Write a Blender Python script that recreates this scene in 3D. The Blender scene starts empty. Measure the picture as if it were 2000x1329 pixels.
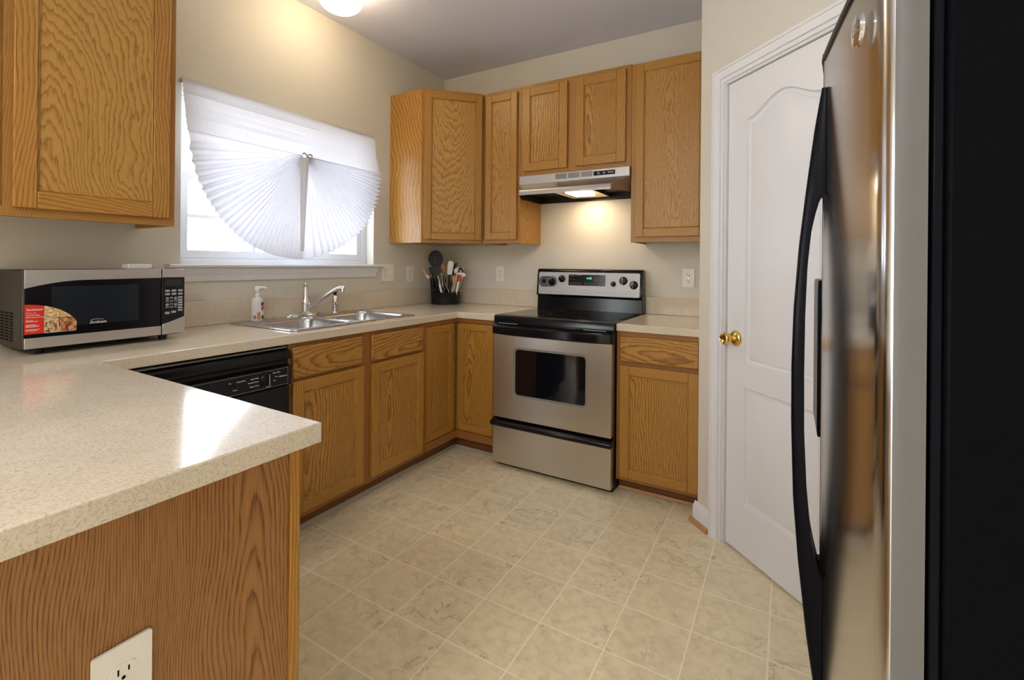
import bpy, bmesh, math, random
from mathutils import Vector, Matrix
random.seed(7)
S = bpy.context.scene
COL = S.collection
R = math.radians
PI = math.pi

# ------------------------------------------------------------------ camera
CAM = Vector((2.4958, -3.1411, 1.2398)); YAW = 30.3059; ROLL = -0.5113; FPX = 928.355
cd = bpy.data.cameras.new('camera'); cam = bpy.data.objects.new('camera', cd); COL.objects.link(cam)
cd.sensor_fit = 'HORIZONTAL'; cd.sensor_width = 36.0; cd.lens = FPX * 36.0 / 2000.0
cd.shift_x = (1000.0 - 997.78) / 2000.0
cd.shift_y = -(664.5 - 515.17) / 2000.0
cd.clip_start = 0.02; cd.clip_end = 200
cam.matrix_world = (Matrix.Translation(CAM) @ Matrix.Rotation(R(YAW), 4, 'Z') @ Matrix.Rotation(R(90), 4, 'X')
                    @ Matrix.Rotation(R(-ROLL), 4, 'Z'))
S.camera = cam

# ------------------------------------------------------------------ world, light, exposure
W = bpy.data.worlds.new('sky'); S.world = W; W.use_nodes = True
bg = W.node_tree.nodes['Background']
bg.inputs[0].default_value = (0.86, 0.93, 1.0, 1); bg.inputs[1].default_value = 9.0
S.view_settings.view_transform = 'Standard'; S.view_settings.look = 'None'
S.view_settings.gamma = 1.0; S.view_settings.use_curve_mapping = False
S.view_settings.exposure = 0.5
S.cycles.max_bounces = 10; S.cycles.diffuse_bounces = 6; S.cycles.glossy_bounces = 5
S.cycles.transparent_max_bounces = 12
S.cycles.sample_clamp_indirect = 6.0
S.cycles.use_denoising = True

def area(name, loc, rot, sx, sy, power, col):
    l = bpy.data.lights.new(name, 'AREA'); l.shape = 'RECTANGLE'; l.size = sx; l.size_y = sy
    l.energy = power; l.color = col
    o = bpy.data.objects.new(name, l); COL.objects.link(o); o.location = loc; o.rotation_euler = rot
    return o
# added cool fill light in the unseen opening, behind the camera to the left
area('left_fill', (0.03, -4.95, 1.15), (0, R(-90), 0), 2.0, 1.9, 40, (0.93, 0.97, 1.0))
# unseen overhead fill added to brighten the floor and base cabinets
area('overhead_fill', (1.9, -4.6, 2.62), (0, 0, 0), 0.6, 0.6, 32, (1.0, 0.95, 0.88))

# ------------------------------------------------------------------ materials
def mat(name):
    m = bpy.data.materials.new(name); m.use_nodes = True
    nt = m.node_tree; nt.nodes.clear()
    out = nt.nodes.new('ShaderNodeOutputMaterial')
    b = nt.nodes.new('ShaderNodeBsdfPrincipled'); nt.links.new(b.outputs[0], out.inputs[0])
    return m, nt, b, out
def setv(nt, sock, v):
    if hasattr(v, 'is_output'): nt.links.new(v, sock)
    elif isinstance(v, (tuple, list)):
        sock.default_value = tuple(v) + ((1,) if len(v) == 3 and len(sock.default_value) == 4 else ())
    else: sock.default_value = v
def M(nt, op, a, b=0.0, c=None, clamp=False):
    n = nt.nodes.new('ShaderNodeMath'); n.operation = op; n.use_clamp = clamp
    setv(nt, n.inputs[0], a); setv(nt, n.inputs[1], b)
    if c is not None: setv(nt, n.inputs[2], c)
    return n.outputs[0]
def XYZ(nt, x, y, z=0.0):
    n = nt.nodes.new('ShaderNodeCombineXYZ'); setv(nt, n.inputs[0], x); setv(nt, n.inputs[1], y); setv(nt, n.inputs[2], z)
    return n.outputs[0]
def SEP(nt, v):
    n = nt.nodes.new('ShaderNodeSeparateXYZ'); nt.links.new(v, n.inputs[0]); return n.outputs
def NOISE(nt, vec, scale=1.0, detail=2.0, rough=0.5, dist=0.0):
    n = nt.nodes.new('ShaderNodeTexNoise'); n.noise_dimensions = '3D'
    nt.links.new(vec, n.inputs['Vector']); n.inputs['Scale'].default_value = scale
    n.inputs['Detail'].default_value = detail; n.inputs['Roughness'].default_value = rough; n.inputs['Distortion'].default_value = dist
    return n.outputs[0]
def MIX(nt, fac, a, b):
    n = nt.nodes.new('ShaderNodeMix'); n.data_type = 'RGBA'
    setv(nt, n.inputs[0], fac); setv(nt, n.inputs[6], a); setv(nt, n.inputs[7], b)
    return n.outputs[2]
def RAMP(nt, fac, stops, interp='LINEAR'):
    n = nt.nodes.new('ShaderNodeValToRGB'); nt.links.new(fac, n.inputs[0]); r = n.color_ramp; r.interpolation = interp
    while len(r.elements) < len(stops): r.elements.new(0.5)
    for e, (p, c) in zip(r.elements, stops):
        e.position = p; e.color = (c, c, c, 1) if not isinstance(c, (tuple, list)) else (*c, 1)
    return n.outputs[0]
def BUMP(nt, h, strength, dist, b):
    n = nt.nodes.new('ShaderNodeBump'); n.inputs['Strength'].default_value = strength; n.inputs['Distance'].default_value = dist
    nt.links.new(h, n.inputs['Height']); nt.links.new(n.outputs[0], b.inputs['Normal'])
def TC(nt, which='Object'):
    return nt.nodes.new('ShaderNodeTexCoord').outputs[which]
def GEO(nt): return nt.nodes.new('ShaderNodeNewGeometry').outputs['Position']

def plain(name, col, rough=0.5, metal=0.0, spec=0.5, coat=0.0, emit=None, es=0.0):
    m, nt, b, o = mat(name)
    b.inputs['Base Color'].default_value = (*col, 1); b.inputs['Roughness'].default_value = rough
    b.inputs['Metallic'].default_value = metal; b.inputs['Specular IOR Level'].default_value = spec
    b.inputs['Coat Weight'].default_value = coat
    if emit: b.inputs['Emission Color'].default_value = (*emit, 1); b.inputs['Emission Strength'].default_value = es
    # a faint mottling keeps every surface procedural
    n = NOISE(nt, TC(nt), 35.0, 3.0)
    f = M(nt, 'MULTIPLY_ADD', n, 0.08, 0.96)
    mm = nt.nodes.new('ShaderNodeMix'); mm.data_type = 'RGBA'; mm.blend_type = 'MULTIPLY'; mm.inputs[0].default_value = 1
    mm.inputs[6].default_value = (*col, 1); nt.links.new(XYZ(nt, f, f, f), mm.inputs[7]); nt.links.new(mm.outputs[2], b.inputs['Base Color'])
    return m

def paint(name, col, rough=0.55, bump=0.08, scale=180):
    m, nt, b, o = mat(name)
    p = GEO(nt); n = NOISE(nt, p, scale, 3.0); n2 = NOISE(nt, p, 1.1, 2.0)
    c2 = tuple(x * 0.965 for x in col)
    nt.links.new(MIX(nt, n2, col, c2), b.inputs['Base Color']); b.inputs['Roughness'].default_value = rough
    b.inputs['Specular IOR Level'].default_value = 0.35
    BUMP(nt, n, bump, 0.003, b)
    return m

def oak(name, light, dark, freq=70.0, jag=0.9, rough=0.33, pore=0.5, contrast=0.8, kv=0.15, lod=0.14):
    """flat-sawn oak: cathedral rings in the UV plane, u across the grain, v along it, metres"""
    m, nt, b, o = mat(name)
    uv = nt.nodes.new('ShaderNodeUVMap').outputs[0]; s = SEP(nt, uv); u, v = s[0], s[1]
    rnd = nt.nodes.new('ShaderNodeObjectInfo').outputs['Random']
    rz = M(nt, 'MULTIPLY', rnd, 37.0)
    lo = M(nt, 'SUBTRACT', NOISE(nt, XYZ(nt, M(nt, 'MULTIPLY', u, 3.0), M(nt, 'MULTIPLY', v, 1.3), rz), 1.0, 2.0), 0.5)
    md = M(nt, 'SUBTRACT', NOISE(nt, XYZ(nt, M(nt, 'MULTIPLY', u, 16.0), M(nt, 'MULTIPLY', v, 4.5), rz), 1.0, 2.0), 0.5)
    hi = M(nt, 'SUBTRACT', NOISE(nt, XYZ(nt, M(nt, 'MULTIPLY', u, 75.0), M(nt, 'MULTIPLY', v, 17.0), rz), 1.0, 2.0), 0.5)
    uu = M(nt, 'MULTIPLY_ADD', lo, lod, u)
    kv = M(nt, 'MULTIPLY', v, kv)
    r = M(nt, 'SQRT', M(nt, 'ADD', M(nt, 'ADD', M(nt, 'MULTIPLY', uu, uu), M(nt, 'MULTIPLY', kv, kv)), 0.0009))
    ph = M(nt, 'MULTIPLY', r, M(nt, 'MULTIPLY_ADD', M(nt, 'FRACT', M(nt, 'MULTIPLY', rnd, 91.7)), freq * 0.7, freq * 0.75))
    ph = M(nt, 'MULTIPLY_ADD', md, jag * 1.5, ph); ph = M(nt, 'MULTIPLY_ADD', hi, jag * 0.75, ph)
    saw = M(nt, 'FRACT', ph)
    ring = RAMP(nt, saw, [(0.0, 0.35), (0.12, 0.05), (0.5, 0.12), (0.78, 0.55), (0.92, 1.0), (1.0, 0.4)])
    fib = NOISE(nt, XYZ(nt, M(nt, 'MULTIPLY', u, 700.0), M(nt, 'MULTIPLY', v, 18.0), rz), 1.0, 1.5)
    fib = RAMP(nt, fib, [(0.42, 0.0), (0.68, 1.0)])
    f = M(nt, 'MULTIPLY', ring, contrast)
    f = M(nt, 'ADD', f, M(nt, 'MULTIPLY', M(nt, 'MULTIPLY', fib, M(nt, 'MULTIPLY_ADD', ring, 0.7, 0.3)), pore), clamp=True)
    tone = NOISE(nt, XYZ(nt, M(nt, 'MULTIPLY', u, 5.0), M(nt, 'MULTIPLY', v, 1.0), rz), 1.0, 2.0)
    l2 = MIX(nt, tone, tuple(x * 1.12 for x in light), tuple(x * 0.86 for x in light))
    c = MIX(nt, f, l2, dark)
    nt.links.new(c, b.inputs['Base Color']); b.inputs['Roughness'].default_value = rough
    b.inputs['Specular IOR Level'].default_value = 0.45
    BUMP(nt, M(nt, 'SUBTRACT', 1.0, fib), 0.12, 0.0008, b)
    return m

def laminate(name):
    m, nt, b, o = mat(name); p = GEO(nt)
    q = XYZ(nt, *[M(nt, 'MULTIPLY', s, k) for s, k in zip(SEP(nt, p), (1.0, 1.0, 1.0))])
    a = RAMP(nt, NOISE(nt, q, 230.0, 3.0, 0.6), [(0.40, 1.0), (0.50, 0.0)])
    d = RAMP(nt, NOISE(nt, q, 330.0, 2.0, 0.5), [(0.60, 0.0), (0.70, 1.0)])
    w = RAMP(nt, NOISE(nt, q, 120.0, 2.0, 0.5), [(0.56, 0.0), (0.68, 1.0)])
    cl = NOISE(nt, q, 14.0, 3.0)
    base = MIX(nt, cl, (0.72, 0.64, 0.515), (0.63, 0.555, 0.44))
    base = MIX(nt, M(nt, 'MULTIPLY', a, 0.36), base, (0.36, 0.27, 0.18))
    base = MIX(nt, M(nt, 'MULTIPLY', w, 0.35), base, (0.74, 0.66, 0.54))
    base = MIX(nt, M(nt, 'MULTIPLY', d, 0.4), base, (0.30, 0.22, 0.15))
    nt.links.new(base, b.inputs['Base Color'])
    b.inputs['Roughness'].default_value = 0.11; b.inputs['Specular IOR Level'].default_value = 0.7
    BUMP(nt, NOISE(nt, q, 420.0, 2.0), 0.035, 0.001, b)
    return m

def vinyl(name):
    m, nt, b, o = mat(name); p = GEO(nt); s = SEP(nt, p)
    P = 0.2286
    def line(c, off):
        t = M(nt, 'FRACT', M(nt, 'DIVIDE', M(nt, 'ADD', c, 50 * P - off), P))
        d = M(nt, 'ABSOLUTE', M(nt, 'SUBTRACT', t, 0.5))
        return M(nt, 'SUBTRACT', 0.5, d)          # 0 on a seam
    wob = M(nt, 'MULTIPLY', M(nt, 'SUBTRACT', NOISE(nt, p, 60.0, 2.0), 0.5), 0.006)
    e = M(nt, 'ADD', M(nt, 'MINIMUM', line(s[0], 1.077), line(s[1], -1.667)), wob)
    g = RAMP(nt, e, [(0.008, 1.0), (0.015, 0.0)])
    ix = M(nt, 'FLOOR', M(nt, 'DIVIDE', M(nt, 'ADD', s[0], 50 * P - 1.077), P)); iy = M(nt, 'FLOOR', M(nt, 'DIVIDE', M(nt, 'ADD', s[1], 50 * P + 1.667), P))
    wn = nt.nodes.new('ShaderNodeTexWhiteNoise'); nt.links.new(XYZ(nt, ix, iy, 3.0), wn.inputs['Vector'])
    jump = M(nt, 'MULTIPLY', wn.outputs['Value'], 40.0)
    q = XYZ(nt, M(nt, 'ADD', s[0], jump), s[1], jump)
    n1 = NOISE(nt, q, 7.0, 5.0, 0.6, 0.7)
    n2 = NOISE(nt, q, 26.0, 5.0, 0.65, 0.3)
    vs = M(nt, 'ABSOLUTE', M(nt, 'SUBTRACT', NOISE(nt, q, 6.5, 4.0, 0.62, 1.1), 0.5))
    vein = RAMP(nt, vs, [(0.0, 1.0), (0.006, 0.6), (0.018, 0.0)])
    vein = M(nt, 'MULTIPLY', vein, RAMP(nt, NOISE(nt, q, 5.0, 2.0), [(0.47, 0.0), (0.62, 1.0)]))
    c = MIX(nt, n1, (0.90, 0.79, 0.555), (0.73, 0.63, 0.425))
    c = MIX(nt, RAMP(nt, n2, [(0.40, 0.0), (0.68, 0.8)]), c, (0.63, 0.545, 0.375))
    c = MIX(nt, M(nt, 'MULTIPLY', vein, 0.65), c, (0.28, 0.235, 0.155))
    c = MIX(nt, M(nt, 'MULTIPLY', g, 0.85), c, (0.95, 0.85, 0.63))
    nt.links.new(c, b.inputs['Base Color']); b.inputs['Roughness'].default_value = 0.30
    b.inputs['Specular IOR Level'].default_value = 0.45
    BUMP(nt, M(nt, 'ADD', M(nt, 'MULTIPLY', n2, 0.5), M(nt, 'MULTIPLY', g, -1.0)), 0.08, 0.002, b)
    return m

def steel(name, col=(0.60, 0.58, 0.55), rough=0.28, axis='x', aniso=0.5, grain=0.06):
    m, nt, b, o = mat(name); s = SEP(nt, TC(nt))
    k = {'x': (3.0, 500.0, 500.0), 'z': (500.0, 500.0, 3.0), 'y': (500.0, 3.0, 500.0)}[axis]
    n = NOISE(nt, XYZ(nt, *[M(nt, 'MULTIPLY', a, c) for a, c in zip(s, k)]), 1.0, 2.0)
    sm = NOISE(nt, TC(nt), 9.0, 3.0)
    nt.links.new(MIX(nt, n, tuple(x * (1 - grain) for x in col), tuple(min(1, x * (1 + grain)) for x in col)), b.inputs['Base Color'])
    b.inputs['Metallic'].default_value = 1.0
    nt.links.new(M(nt, 'ADD', M(nt, 'MULTIPLY_ADD', n, 0.08, rough - 0.06), M(nt, 'MULTIPLY', sm, 0.05)), b.inputs['Roughness'])
    b.inputs['Anisotropic'].default_value = aniso
    BUMP(nt, n, 0.02, 0.0005, b)
    return m

def pebble_black(name):
    m, nt, b, o = mat(name); n = NOISE(nt, TC(nt), 110.0, 2.0)
    b.inputs['Base Color'].default_value = (0.004, 0.004, 0.006, 1); b.inputs['Roughness'].default_value = 0.42
    nt.links.new(MIX(nt, n, (0.0015, 0.0015, 0.0022), (0.0035, 0.0035, 0.005)), b.inputs['Base Color'])
    b.inputs['Specular IOR Level'].default_value = 0.03
    BUMP(nt, n, 0.25, 0.003, b)
    return m

def glass_pane(name, tint=(1, 1, 1)):
    m = bpy.data.materials.new(name); m.use_nodes = True; nt = m.node_tree; nt.nodes.clear()
    out = nt.nodes.new('ShaderNodeOutputMaterial'); t = nt.nodes.new('ShaderNodeBsdfTransparent'); g = nt.nodes.new('ShaderNodeBsdfGlossy')
    t.inputs[0].default_value = (*tint, 1); g.inputs['Roughness'].default_value = 0.02
    fr = nt.nodes.new('ShaderNodeFresnel'); fr.inputs[0].default_value = 1.45
    mx = nt.nodes.new('ShaderNodeMixShader'); nt.links.new(M(nt, 'MULTIPLY', fr.outputs[0], NOISE(nt, TC(nt), 2.0, 1.0)), mx.inputs[0])
    nt.links.new(t.outputs[0], mx.inputs[1]); nt.links.new(g.outputs[0], mx.inputs[2]); nt.links.new(mx.outputs[0], out.inputs[0])
    return m

def paper(name, pleat=False, tk=1.0):
    m = bpy.data.materials.new(name); m.use_nodes = True; nt = m.node_tree; nt.nodes.clear()
    out = nt.nodes.new('ShaderNodeOutputMaterial'); d = nt.nodes.new('ShaderNodeBsdfDiffuse'); t = nt.nodes.new('ShaderNodeBsdfTranslucent')
    n = NOISE(nt, TC(nt), 60.0, 4.0, 0.7); c = MIX(nt, n, (0.90, 0.88, 0.87), (0.80, 0.78, 0.77))
    c2 = None
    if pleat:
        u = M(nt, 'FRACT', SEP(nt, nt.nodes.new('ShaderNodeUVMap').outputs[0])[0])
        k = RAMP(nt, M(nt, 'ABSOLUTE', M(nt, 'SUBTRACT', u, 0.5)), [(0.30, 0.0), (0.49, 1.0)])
        c = MIX(nt, M(nt, 'MULTIPLY', k, 0.5), c, (0.60, 0.56, 0.64)); c2 = k  # pleat shading tinted into the paper colour along each crease
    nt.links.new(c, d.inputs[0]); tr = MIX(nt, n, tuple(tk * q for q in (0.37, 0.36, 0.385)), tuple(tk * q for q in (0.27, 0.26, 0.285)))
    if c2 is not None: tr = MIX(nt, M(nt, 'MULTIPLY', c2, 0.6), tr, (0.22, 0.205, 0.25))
    nt.links.new(tr, t.inputs[0])
    mx = nt.nodes.new('ShaderNodeMixShader'); mx.inputs[0].default_value = 0.42
    nt.links.new(d.outputs[0], mx.inputs[1]); nt.links.new(t.outputs[0], mx.inputs[2]); nt.links.new(mx.outputs[0], out.inputs[0])
    return m

def spots(name, base, cols, scale, rough=0.3):
    m, nt, b, o = mat(name); c = base
    for i, cc in enumerate(cols):
        q = XYZ(nt, *[M(nt, 'ADD', a, 3.7 * i) for a in SEP(nt, TC(nt))])
        c = MIX(nt, RAMP(nt, NOISE(nt, q, scale * (1 + 0.25 * i), 3.0), [(0.52, 0.0), (0.58, 1.0)]), c, cc)
    nt.links.new(c, b.inputs['Base Color']); b.inputs['Roughness'].default_value = rough
    return m

m_wall = paint('cream wall paint', (0.66, 0.625, 0.545))
m_ceil = paint('white ceiling paint', (0.72, 0.74, 0.87), 0.8, 0.1, 120)
m_trim = paint('white trim enamel', (0.74, 0.74, 0.77), 0.3, 0.015, 60)
m_oak = oak('honey oak', (0.47, 0.24, 0.047), (0.235, 0.090, 0.013), jag=0.6, freq=105, contrast=0.7, pore=0.7)
m_fru = oak('shaded oak wall-cabinet face frame', (0.42, 0.205, 0.042), (0.21, 0.08, 0.013), jag=0.5, freq=105, contrast=0.55)  # darker than the door oak: shade around the doors put into the colour
m_fr = oak('shaded red-brown oak face frame', (0.36, 0.155, 0.034), (0.18, 0.062, 0.011), jag=0.5, freq=105, contrast=0.55)  # redder stain, with the recessed frame's shade also put into the colour
m_oakp = oak('honey oak panel', (0.48, 0.25, 0.052), (0.215, 0.086, 0.013), freq=72.0, jag=1.1, contrast=0.95, pore=0.7)
m_flame = oak('flame-cut oak panel', (0.52, 0.285, 0.068), (0.27, 0.12, 0.022), freq=66.0, jag=1.7, contrast=0.8, pore=0.5, kv=0.25, lod=0.30)
m_fine = oak('fine-figured oak panel', (0.47, 0.245, 0.055), (0.23, 0.10, 0.018), freq=85.0, jag=2.2, contrast=0.75, pore=0.6, kv=0.12, lod=0.2)
m_ven = oak('brown oak veneer', (0.37, 0.175, 0.055), (0.13, 0.048, 0.014), freq=185.0, jag=0.75, rough=0.38, pore=0.8, contrast=0.68, kv=0.055, lod=0.19)
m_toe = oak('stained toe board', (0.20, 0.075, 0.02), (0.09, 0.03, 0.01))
m_lam = laminate('speckled beige laminate')
m_floor = vinyl('marbled vinyl tile')
m_steelx = steel('brushed stainless steel', (0.60, 0.57, 0.54), 0.33, 'x')
m_steelz = steel('vertical brushed steel', (0.60, 0.59, 0.58), 0.16, 'z', 0.3)
m_sink = steel('satin sink steel', (0.50, 0.50, 0.51), 0.27, 'y', 0.3)
m_chrome = plain('chrome', (0.75, 0.75, 0.77), 0.08, 1.0)
m_brass = plain('polished brass', (0.80, 0.56, 0.20), 0.13, 1.0)
m_blk = plain('black gloss plastic', (0.005, 0.005, 0.007), 0.14, spec=0.28)
m_blks = plain('black satin plastic', (0.008, 0.008, 0.010), 0.38, spec=0.28)
m_blkg = plain('black ceramic glass', (0.004, 0.004, 0.006), 0.06, spec=0.5)
m_navy = plain('dark navy plastic', (0.006, 0.009, 0.028), 0.4, spec=0.25)
m_hand = plain('black handle plastic', (0.003, 0.003, 0.006), 0.30, spec=0.08)
m_side = plain('grey enamelled door edge', (0.115, 0.112, 0.108), 0.42, spec=0.3)
m_fasc = steel('brushed fascia steel', (0.33, 0.315, 0.305), 0.42, 'x')
m_void = plain('dark recess', (0.004, 0.004, 0.004), 0.9, spec=0.1)
m_peb = pebble_black('pebbled black steel')
m_plate = plain('ivory plastic', (0.80, 0.77, 0.70), 0.3)
m_white = plain('white plastic', (0.80, 0.80, 0.80), 0.3)
m_print = plain('white print', (0.75, 0.75, 0.75), 0.5)
m_grey = plain('grey print', (0.22, 0.22, 0.24), 0.5)
m_red = plain('red print', (0.62, 0.03, 0.015), 0.3)
m_blue = plain('blue print', (0.015, 0.03, 0.22), 0.3)
m_tan = plain('natural bristle', (0.50, 0.33, 0.15), 0.8)
m_beech = plain('beech wood', (0.48, 0.27, 0.12), 0.5)
m_amber = plain('amber liquid', (0.52, 0.28, 0.14), 0.2)
m_pane = glass_pane('window glass', (0.97, 0.99, 1.0))
m_paper = paper('white paper shade', False, 0.86)
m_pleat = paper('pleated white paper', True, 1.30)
m_globe = plain('lit opal glass', (0.9, 0.85, 0.75), 0.3, emit=(1.0, 0.80, 0.52), es=13.0)
m_lens = plain('lit hood lens', (0.9, 0.85, 0.7), 0.3, emit=(1.0, 0.80, 0.52), es=9.0)
m_led = plain('green display digits', (0.0, 0.2, 0.1), 0.4, emit=(0.05, 0.9, 0.45), es=1.2)
m_filter = plain('aluminium mesh filter', (0.55, 0.42, 0.26), 0.4, 0.7)
m_grey_m = plain('grey enamel', (0.20, 0.19, 0.18), 0.4)
m_bead = plain('pale vinyl bead', (0.42, 0.37, 0.30), 0.5)

# ------------------------------------------------------------------ mesh builder
class MB:
    def __init__(s): s.v = []; s.f = []; s.uv = []; s.m = []; s.sm = []
    def add(s, verts, faces, uvs=None, mi=0, smooth=False):
        k = len(s.v); s.v += [tuple(p) for p in verts]
        for i, f in enumerate(faces):
            s.f.append([k + j for j in f]); s.m.append(mi); s.sm.append(smooth)
            s.uv.append(uvs[i] if uvs else [(0, 0)] * len(f))
        return s
    def box(s, a, b, grain='z', mi=0, off=None):
        x0, y0, z0 = [min(p, q) for p, q in zip(a, b)]; x1, y1, z1 = [max(p, q) for p, q in zip(a, b)]
        vs = [(x0, y0, z0), (x1, y0, z0), (x1, y1, z0), (x0, y1, z0), (x0, y0, z1), (x1, y0, z1), (x1, y1, z1), (x0, y1, z1)]
        fs = [(0, 3, 2, 1), (4, 5, 6, 7), (0, 1, 5, 4), (1, 2, 6, 5), (2, 3, 7, 6), (3, 0, 4, 7)]
        nax = [2, 2, 1, 0, 1, 0]; g = 'xyz'.index(grain)
        ou, ov = off if off else (random.choice((-1, 1)) * random.uniform(0.16, 0.5), random.uniform(-2, 2))
        c = ((x0 + x1) / 2, (y0 + y1) / 2, (z0 + z1) / 2); uvs = []
        for f, n in zip(fs, nax):
            if n == g: ax = [i for i in range(3) if i != n]; U, V = ax[0], ax[1]
            else: V = g; U = [i for i in range(3) if i not in (n, g)][0]
            uvs.append([(vs[i][U] - c[U] + ou + 0.02 * n, vs[i][V] - c[V] + ov) for i in f])
        return s.add(vs, fs, uvs, mi)
    def prism(s, poly, d0, d1, plane='xz', mi=0, smooth=False, uvg=None):
        """poly: 2D outline; plane names its two axes; extruded d0..d1 along the third"""
        A, B = 'xyz'.index(plane[0]), 'xyz'.index(plane[1]); Cx = 3 - A - B
        def P(p, d):
            q = [0, 0, 0]; q[A] = p[0]; q[B] = p[1]; q[Cx] = d; return tuple(q)
        n = len(poly); vs = [P(p, d0) for p in poly] + [P(p, d1) for p in poly]
        fs = [list(range(n))[::-1], [n + i for i in range(n)]] + [(i, (i + 1) % n, n + (i + 1) % n, n + i) for i in range(n)]
        k = len(s.v); s.v += vs
        for i, f in enumerate(fs):
            s.f.append([k + j for j in f]); s.m.append(mi); s.sm.append(smooth and i > 1)
            o = uvg or (0.3, 0.0); s.uv.append([(vs[j][0] * 0.93 + vs[j][1] * 0.41 + o[0], vs[j][2] + o[1]) for j in f])
        return s
    def lathe(s, prof, seg=28, axis='z', o=(0, 0, 0), mi=0, sx=1.0, sy=1.0):
        """prof: [(r, h)]; r=0 ends closed"""
        vs = []; fs = []
        for r, h in prof:
            for i in range(seg):
                a = 2 * PI * i / seg; c, t = r * math.cos(a) * sx, r * math.sin(a) * sy
                p = {'z': (c, t, h), 'y': (c, h, t), 'x': (h, c, t)}[axis]
                vs.append(tuple(p[j] + o[j] for j in range(3)))
        for k in range(len(prof) - 1):
            for i in range(seg):
                j = (i + 1) % seg; fs.append((k * seg + i, k * seg + j, (k + 1) * seg + j, (k + 1) * seg + i))
        fs.append(list(range(seg))[::-1]); L = (len(prof) - 1) * seg; fs.append([L + i for i in range(seg)])
        return s.add(vs, fs, None, mi, True)
    def tube(s, pts, rad, seg=12, mi=0, flat=1.0, caps=True):
        pts = [Vector(p) for p in pts]; n = len(pts)
        if not isinstance(rad, (list, tuple)): rad = [rad] * n
        vs = []; fs = []; up = Vector((0, 0, 1)); prev = None
        for i, p in enumerate(pts):
            d = (pts[min(i + 1, n - 1)] - pts[max(i - 1, 0)]).normalized()
            a = prev - d * prev.dot(d) if prev else (up if abs(d.z) < 0.9 else Vector((1, 0, 0))) - d * d.dot(up if abs(d.z) < 0.9 else Vector((1, 0, 0)))
            a.normalize(); prev = a; b = d.cross(a)
            for k in range(seg):
                t = 2 * PI * k / seg; vs.append(tuple(p + a * (rad[i] * math.cos(t)) + b * (rad[i] * flat * math.sin(t))))
        for i in range(n - 1):
            for k in range(seg):
                j = (k + 1) % seg; fs.append((i * seg + k, i * seg + j, (i + 1) * seg + j, (i + 1) * seg + k))
        if caps: fs.append(list(range(seg))[::-1]); fs.append([(n - 1) * seg + k for k in range(seg)])
        return s.add(vs, fs, None, mi, True)
    def loops(s, rings, mi=0, cap0=False, cap1=False, smooth=True):
        n = len(rings[0]); vs = [p for r in rings for p in r]; fs = []
        for k in range(len(rings) - 1):
            for i in range(n):
                j = (i + 1) % n; fs.append((k * n + i, k * n + j, (k + 1) * n + j, (k + 1) * n + i))
        if cap0: fs.append(list(range(n))[::-1])
        if cap1: fs.append([(len(rings) - 1) * n + i for i in range(n)])
        return s.add(vs, fs, None, mi, smooth)
    def plate(s, outer, holes, d0, d1, plane='xy', mi=0):
        """flat plate with holes: outlines in 2D, faces at d0 and d1 of the third axis"""
        A, B = 'xyz'.index(plane[0]), 'xyz'.index(plane[1]); Cx = 3 - A - B
        bm = bmesh.new(); es = []
        for lp in [outer] + holes:
            vv = [bm.verts.new((p[0], p[1], 0)) for p in lp]
            es += [bm.edges.new((vv[i], vv[(i + 1) % len(vv)])) for i in range(len(vv))]
        bmesh.ops.triangle_fill(bm, use_beauty=True, use_dissolve=False, edges=es)
        bm.verts.ensure_lookup_table(); bm.verts.index_update()
        vv = [(v.co.x, v.co.y) for v in bm.verts]; ff = [[v.index for v in f.verts] for f in bm.faces]; bm.free()
        def P(p, d):
            q = [0, 0, 0]; q[A] = p[0]; q[B] = p[1]; q[Cx] = d; return tuple(q)
        n = len(vv); vs = [P(p, d0) for p in vv] + [P(p, d1) for p in vv]
        fs = [f[::-1] for f in ff] + [[n + i for i in f] for f in ff]; k = 0
        for lp in [outer] + holes:
            m_ = len(lp); fs += [(k + i, k + (i + 1) % m_, n + k + (i + 1) % m_, n + k + i) for i in range(m_)]; k += m_
        return s.add(vs, fs, [[(vs[i][A], vs[i][B]) for i in f] for f in fs], mi)
    def xf(s, mtx, start=0):
        s.v = s.v[:start] + [tuple(mtx @ Vector(p)) for p in s.v[start:]]; return s
    def build(s, name, mats, parent=None, world=False, bevel=0.0, seg=2, sharp=35, fixn=True):
        me = bpy.data.meshes.new(name)
        vs = s.v
        if world and parent is not None:
            inv = WM(parent).inverted(); vs = [tuple(inv @ Vector(p)) for p in s.v]
        me.from_pydata(vs, [], s.f)
        uvl = me.uv_layers.new(name='UVMap'); i = 0
        for uvs in s.uv:
            for q in uvs: uvl.data[i].uv = q; i += 1
        for m_ in (mats if isinstance(mats, (list, tuple)) else [mats]): me.materials.append(m_)
        for p, mi, sm in zip(me.polygons, s.m, s.sm): p.material_index = mi; p.use_smooth = sm
        if fixn:
            bm = bmesh.new(); bm.from_mesh(me); bmesh.ops.recalc_face_normals(bm, faces=bm.faces); bm.to_mesh(me); bm.free()
        me.set_sharp_from_angle(angle=R(sharp)); me.update()
        o = bpy.data.objects.new(name, me); COL.objects.link(o)
        if parent is not None: o.parent = parent
        if bevel:
            b = o.modifiers.new('edge', 'BEVEL'); b.width = bevel; b.segments = seg; b.limit_method = 'ANGLE'; b.angle_limit = R(40)
        return o
def WM(o):
    m = Matrix.Identity(4)
    while o is not None:
        m = Matrix.LocRotScale(o.location, o.rotation_euler, o.scale) @ m; o = o.parent
    return m
def tag(o, label, cat, group=None):
    o['label'] = label; o['category'] = cat
    if group: o['group'] = group
    return o
def thing(name, label, cat, loc=(0, 0, 0), rz=0.0, group=None):
    o = bpy.data.objects.new(name, None); COL.objects.link(o); o.location = loc; o.rotation_euler = (0, 0, R(rz)); o.empty_display_size = 0.1
    return tag(o, label, cat, group)
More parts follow.
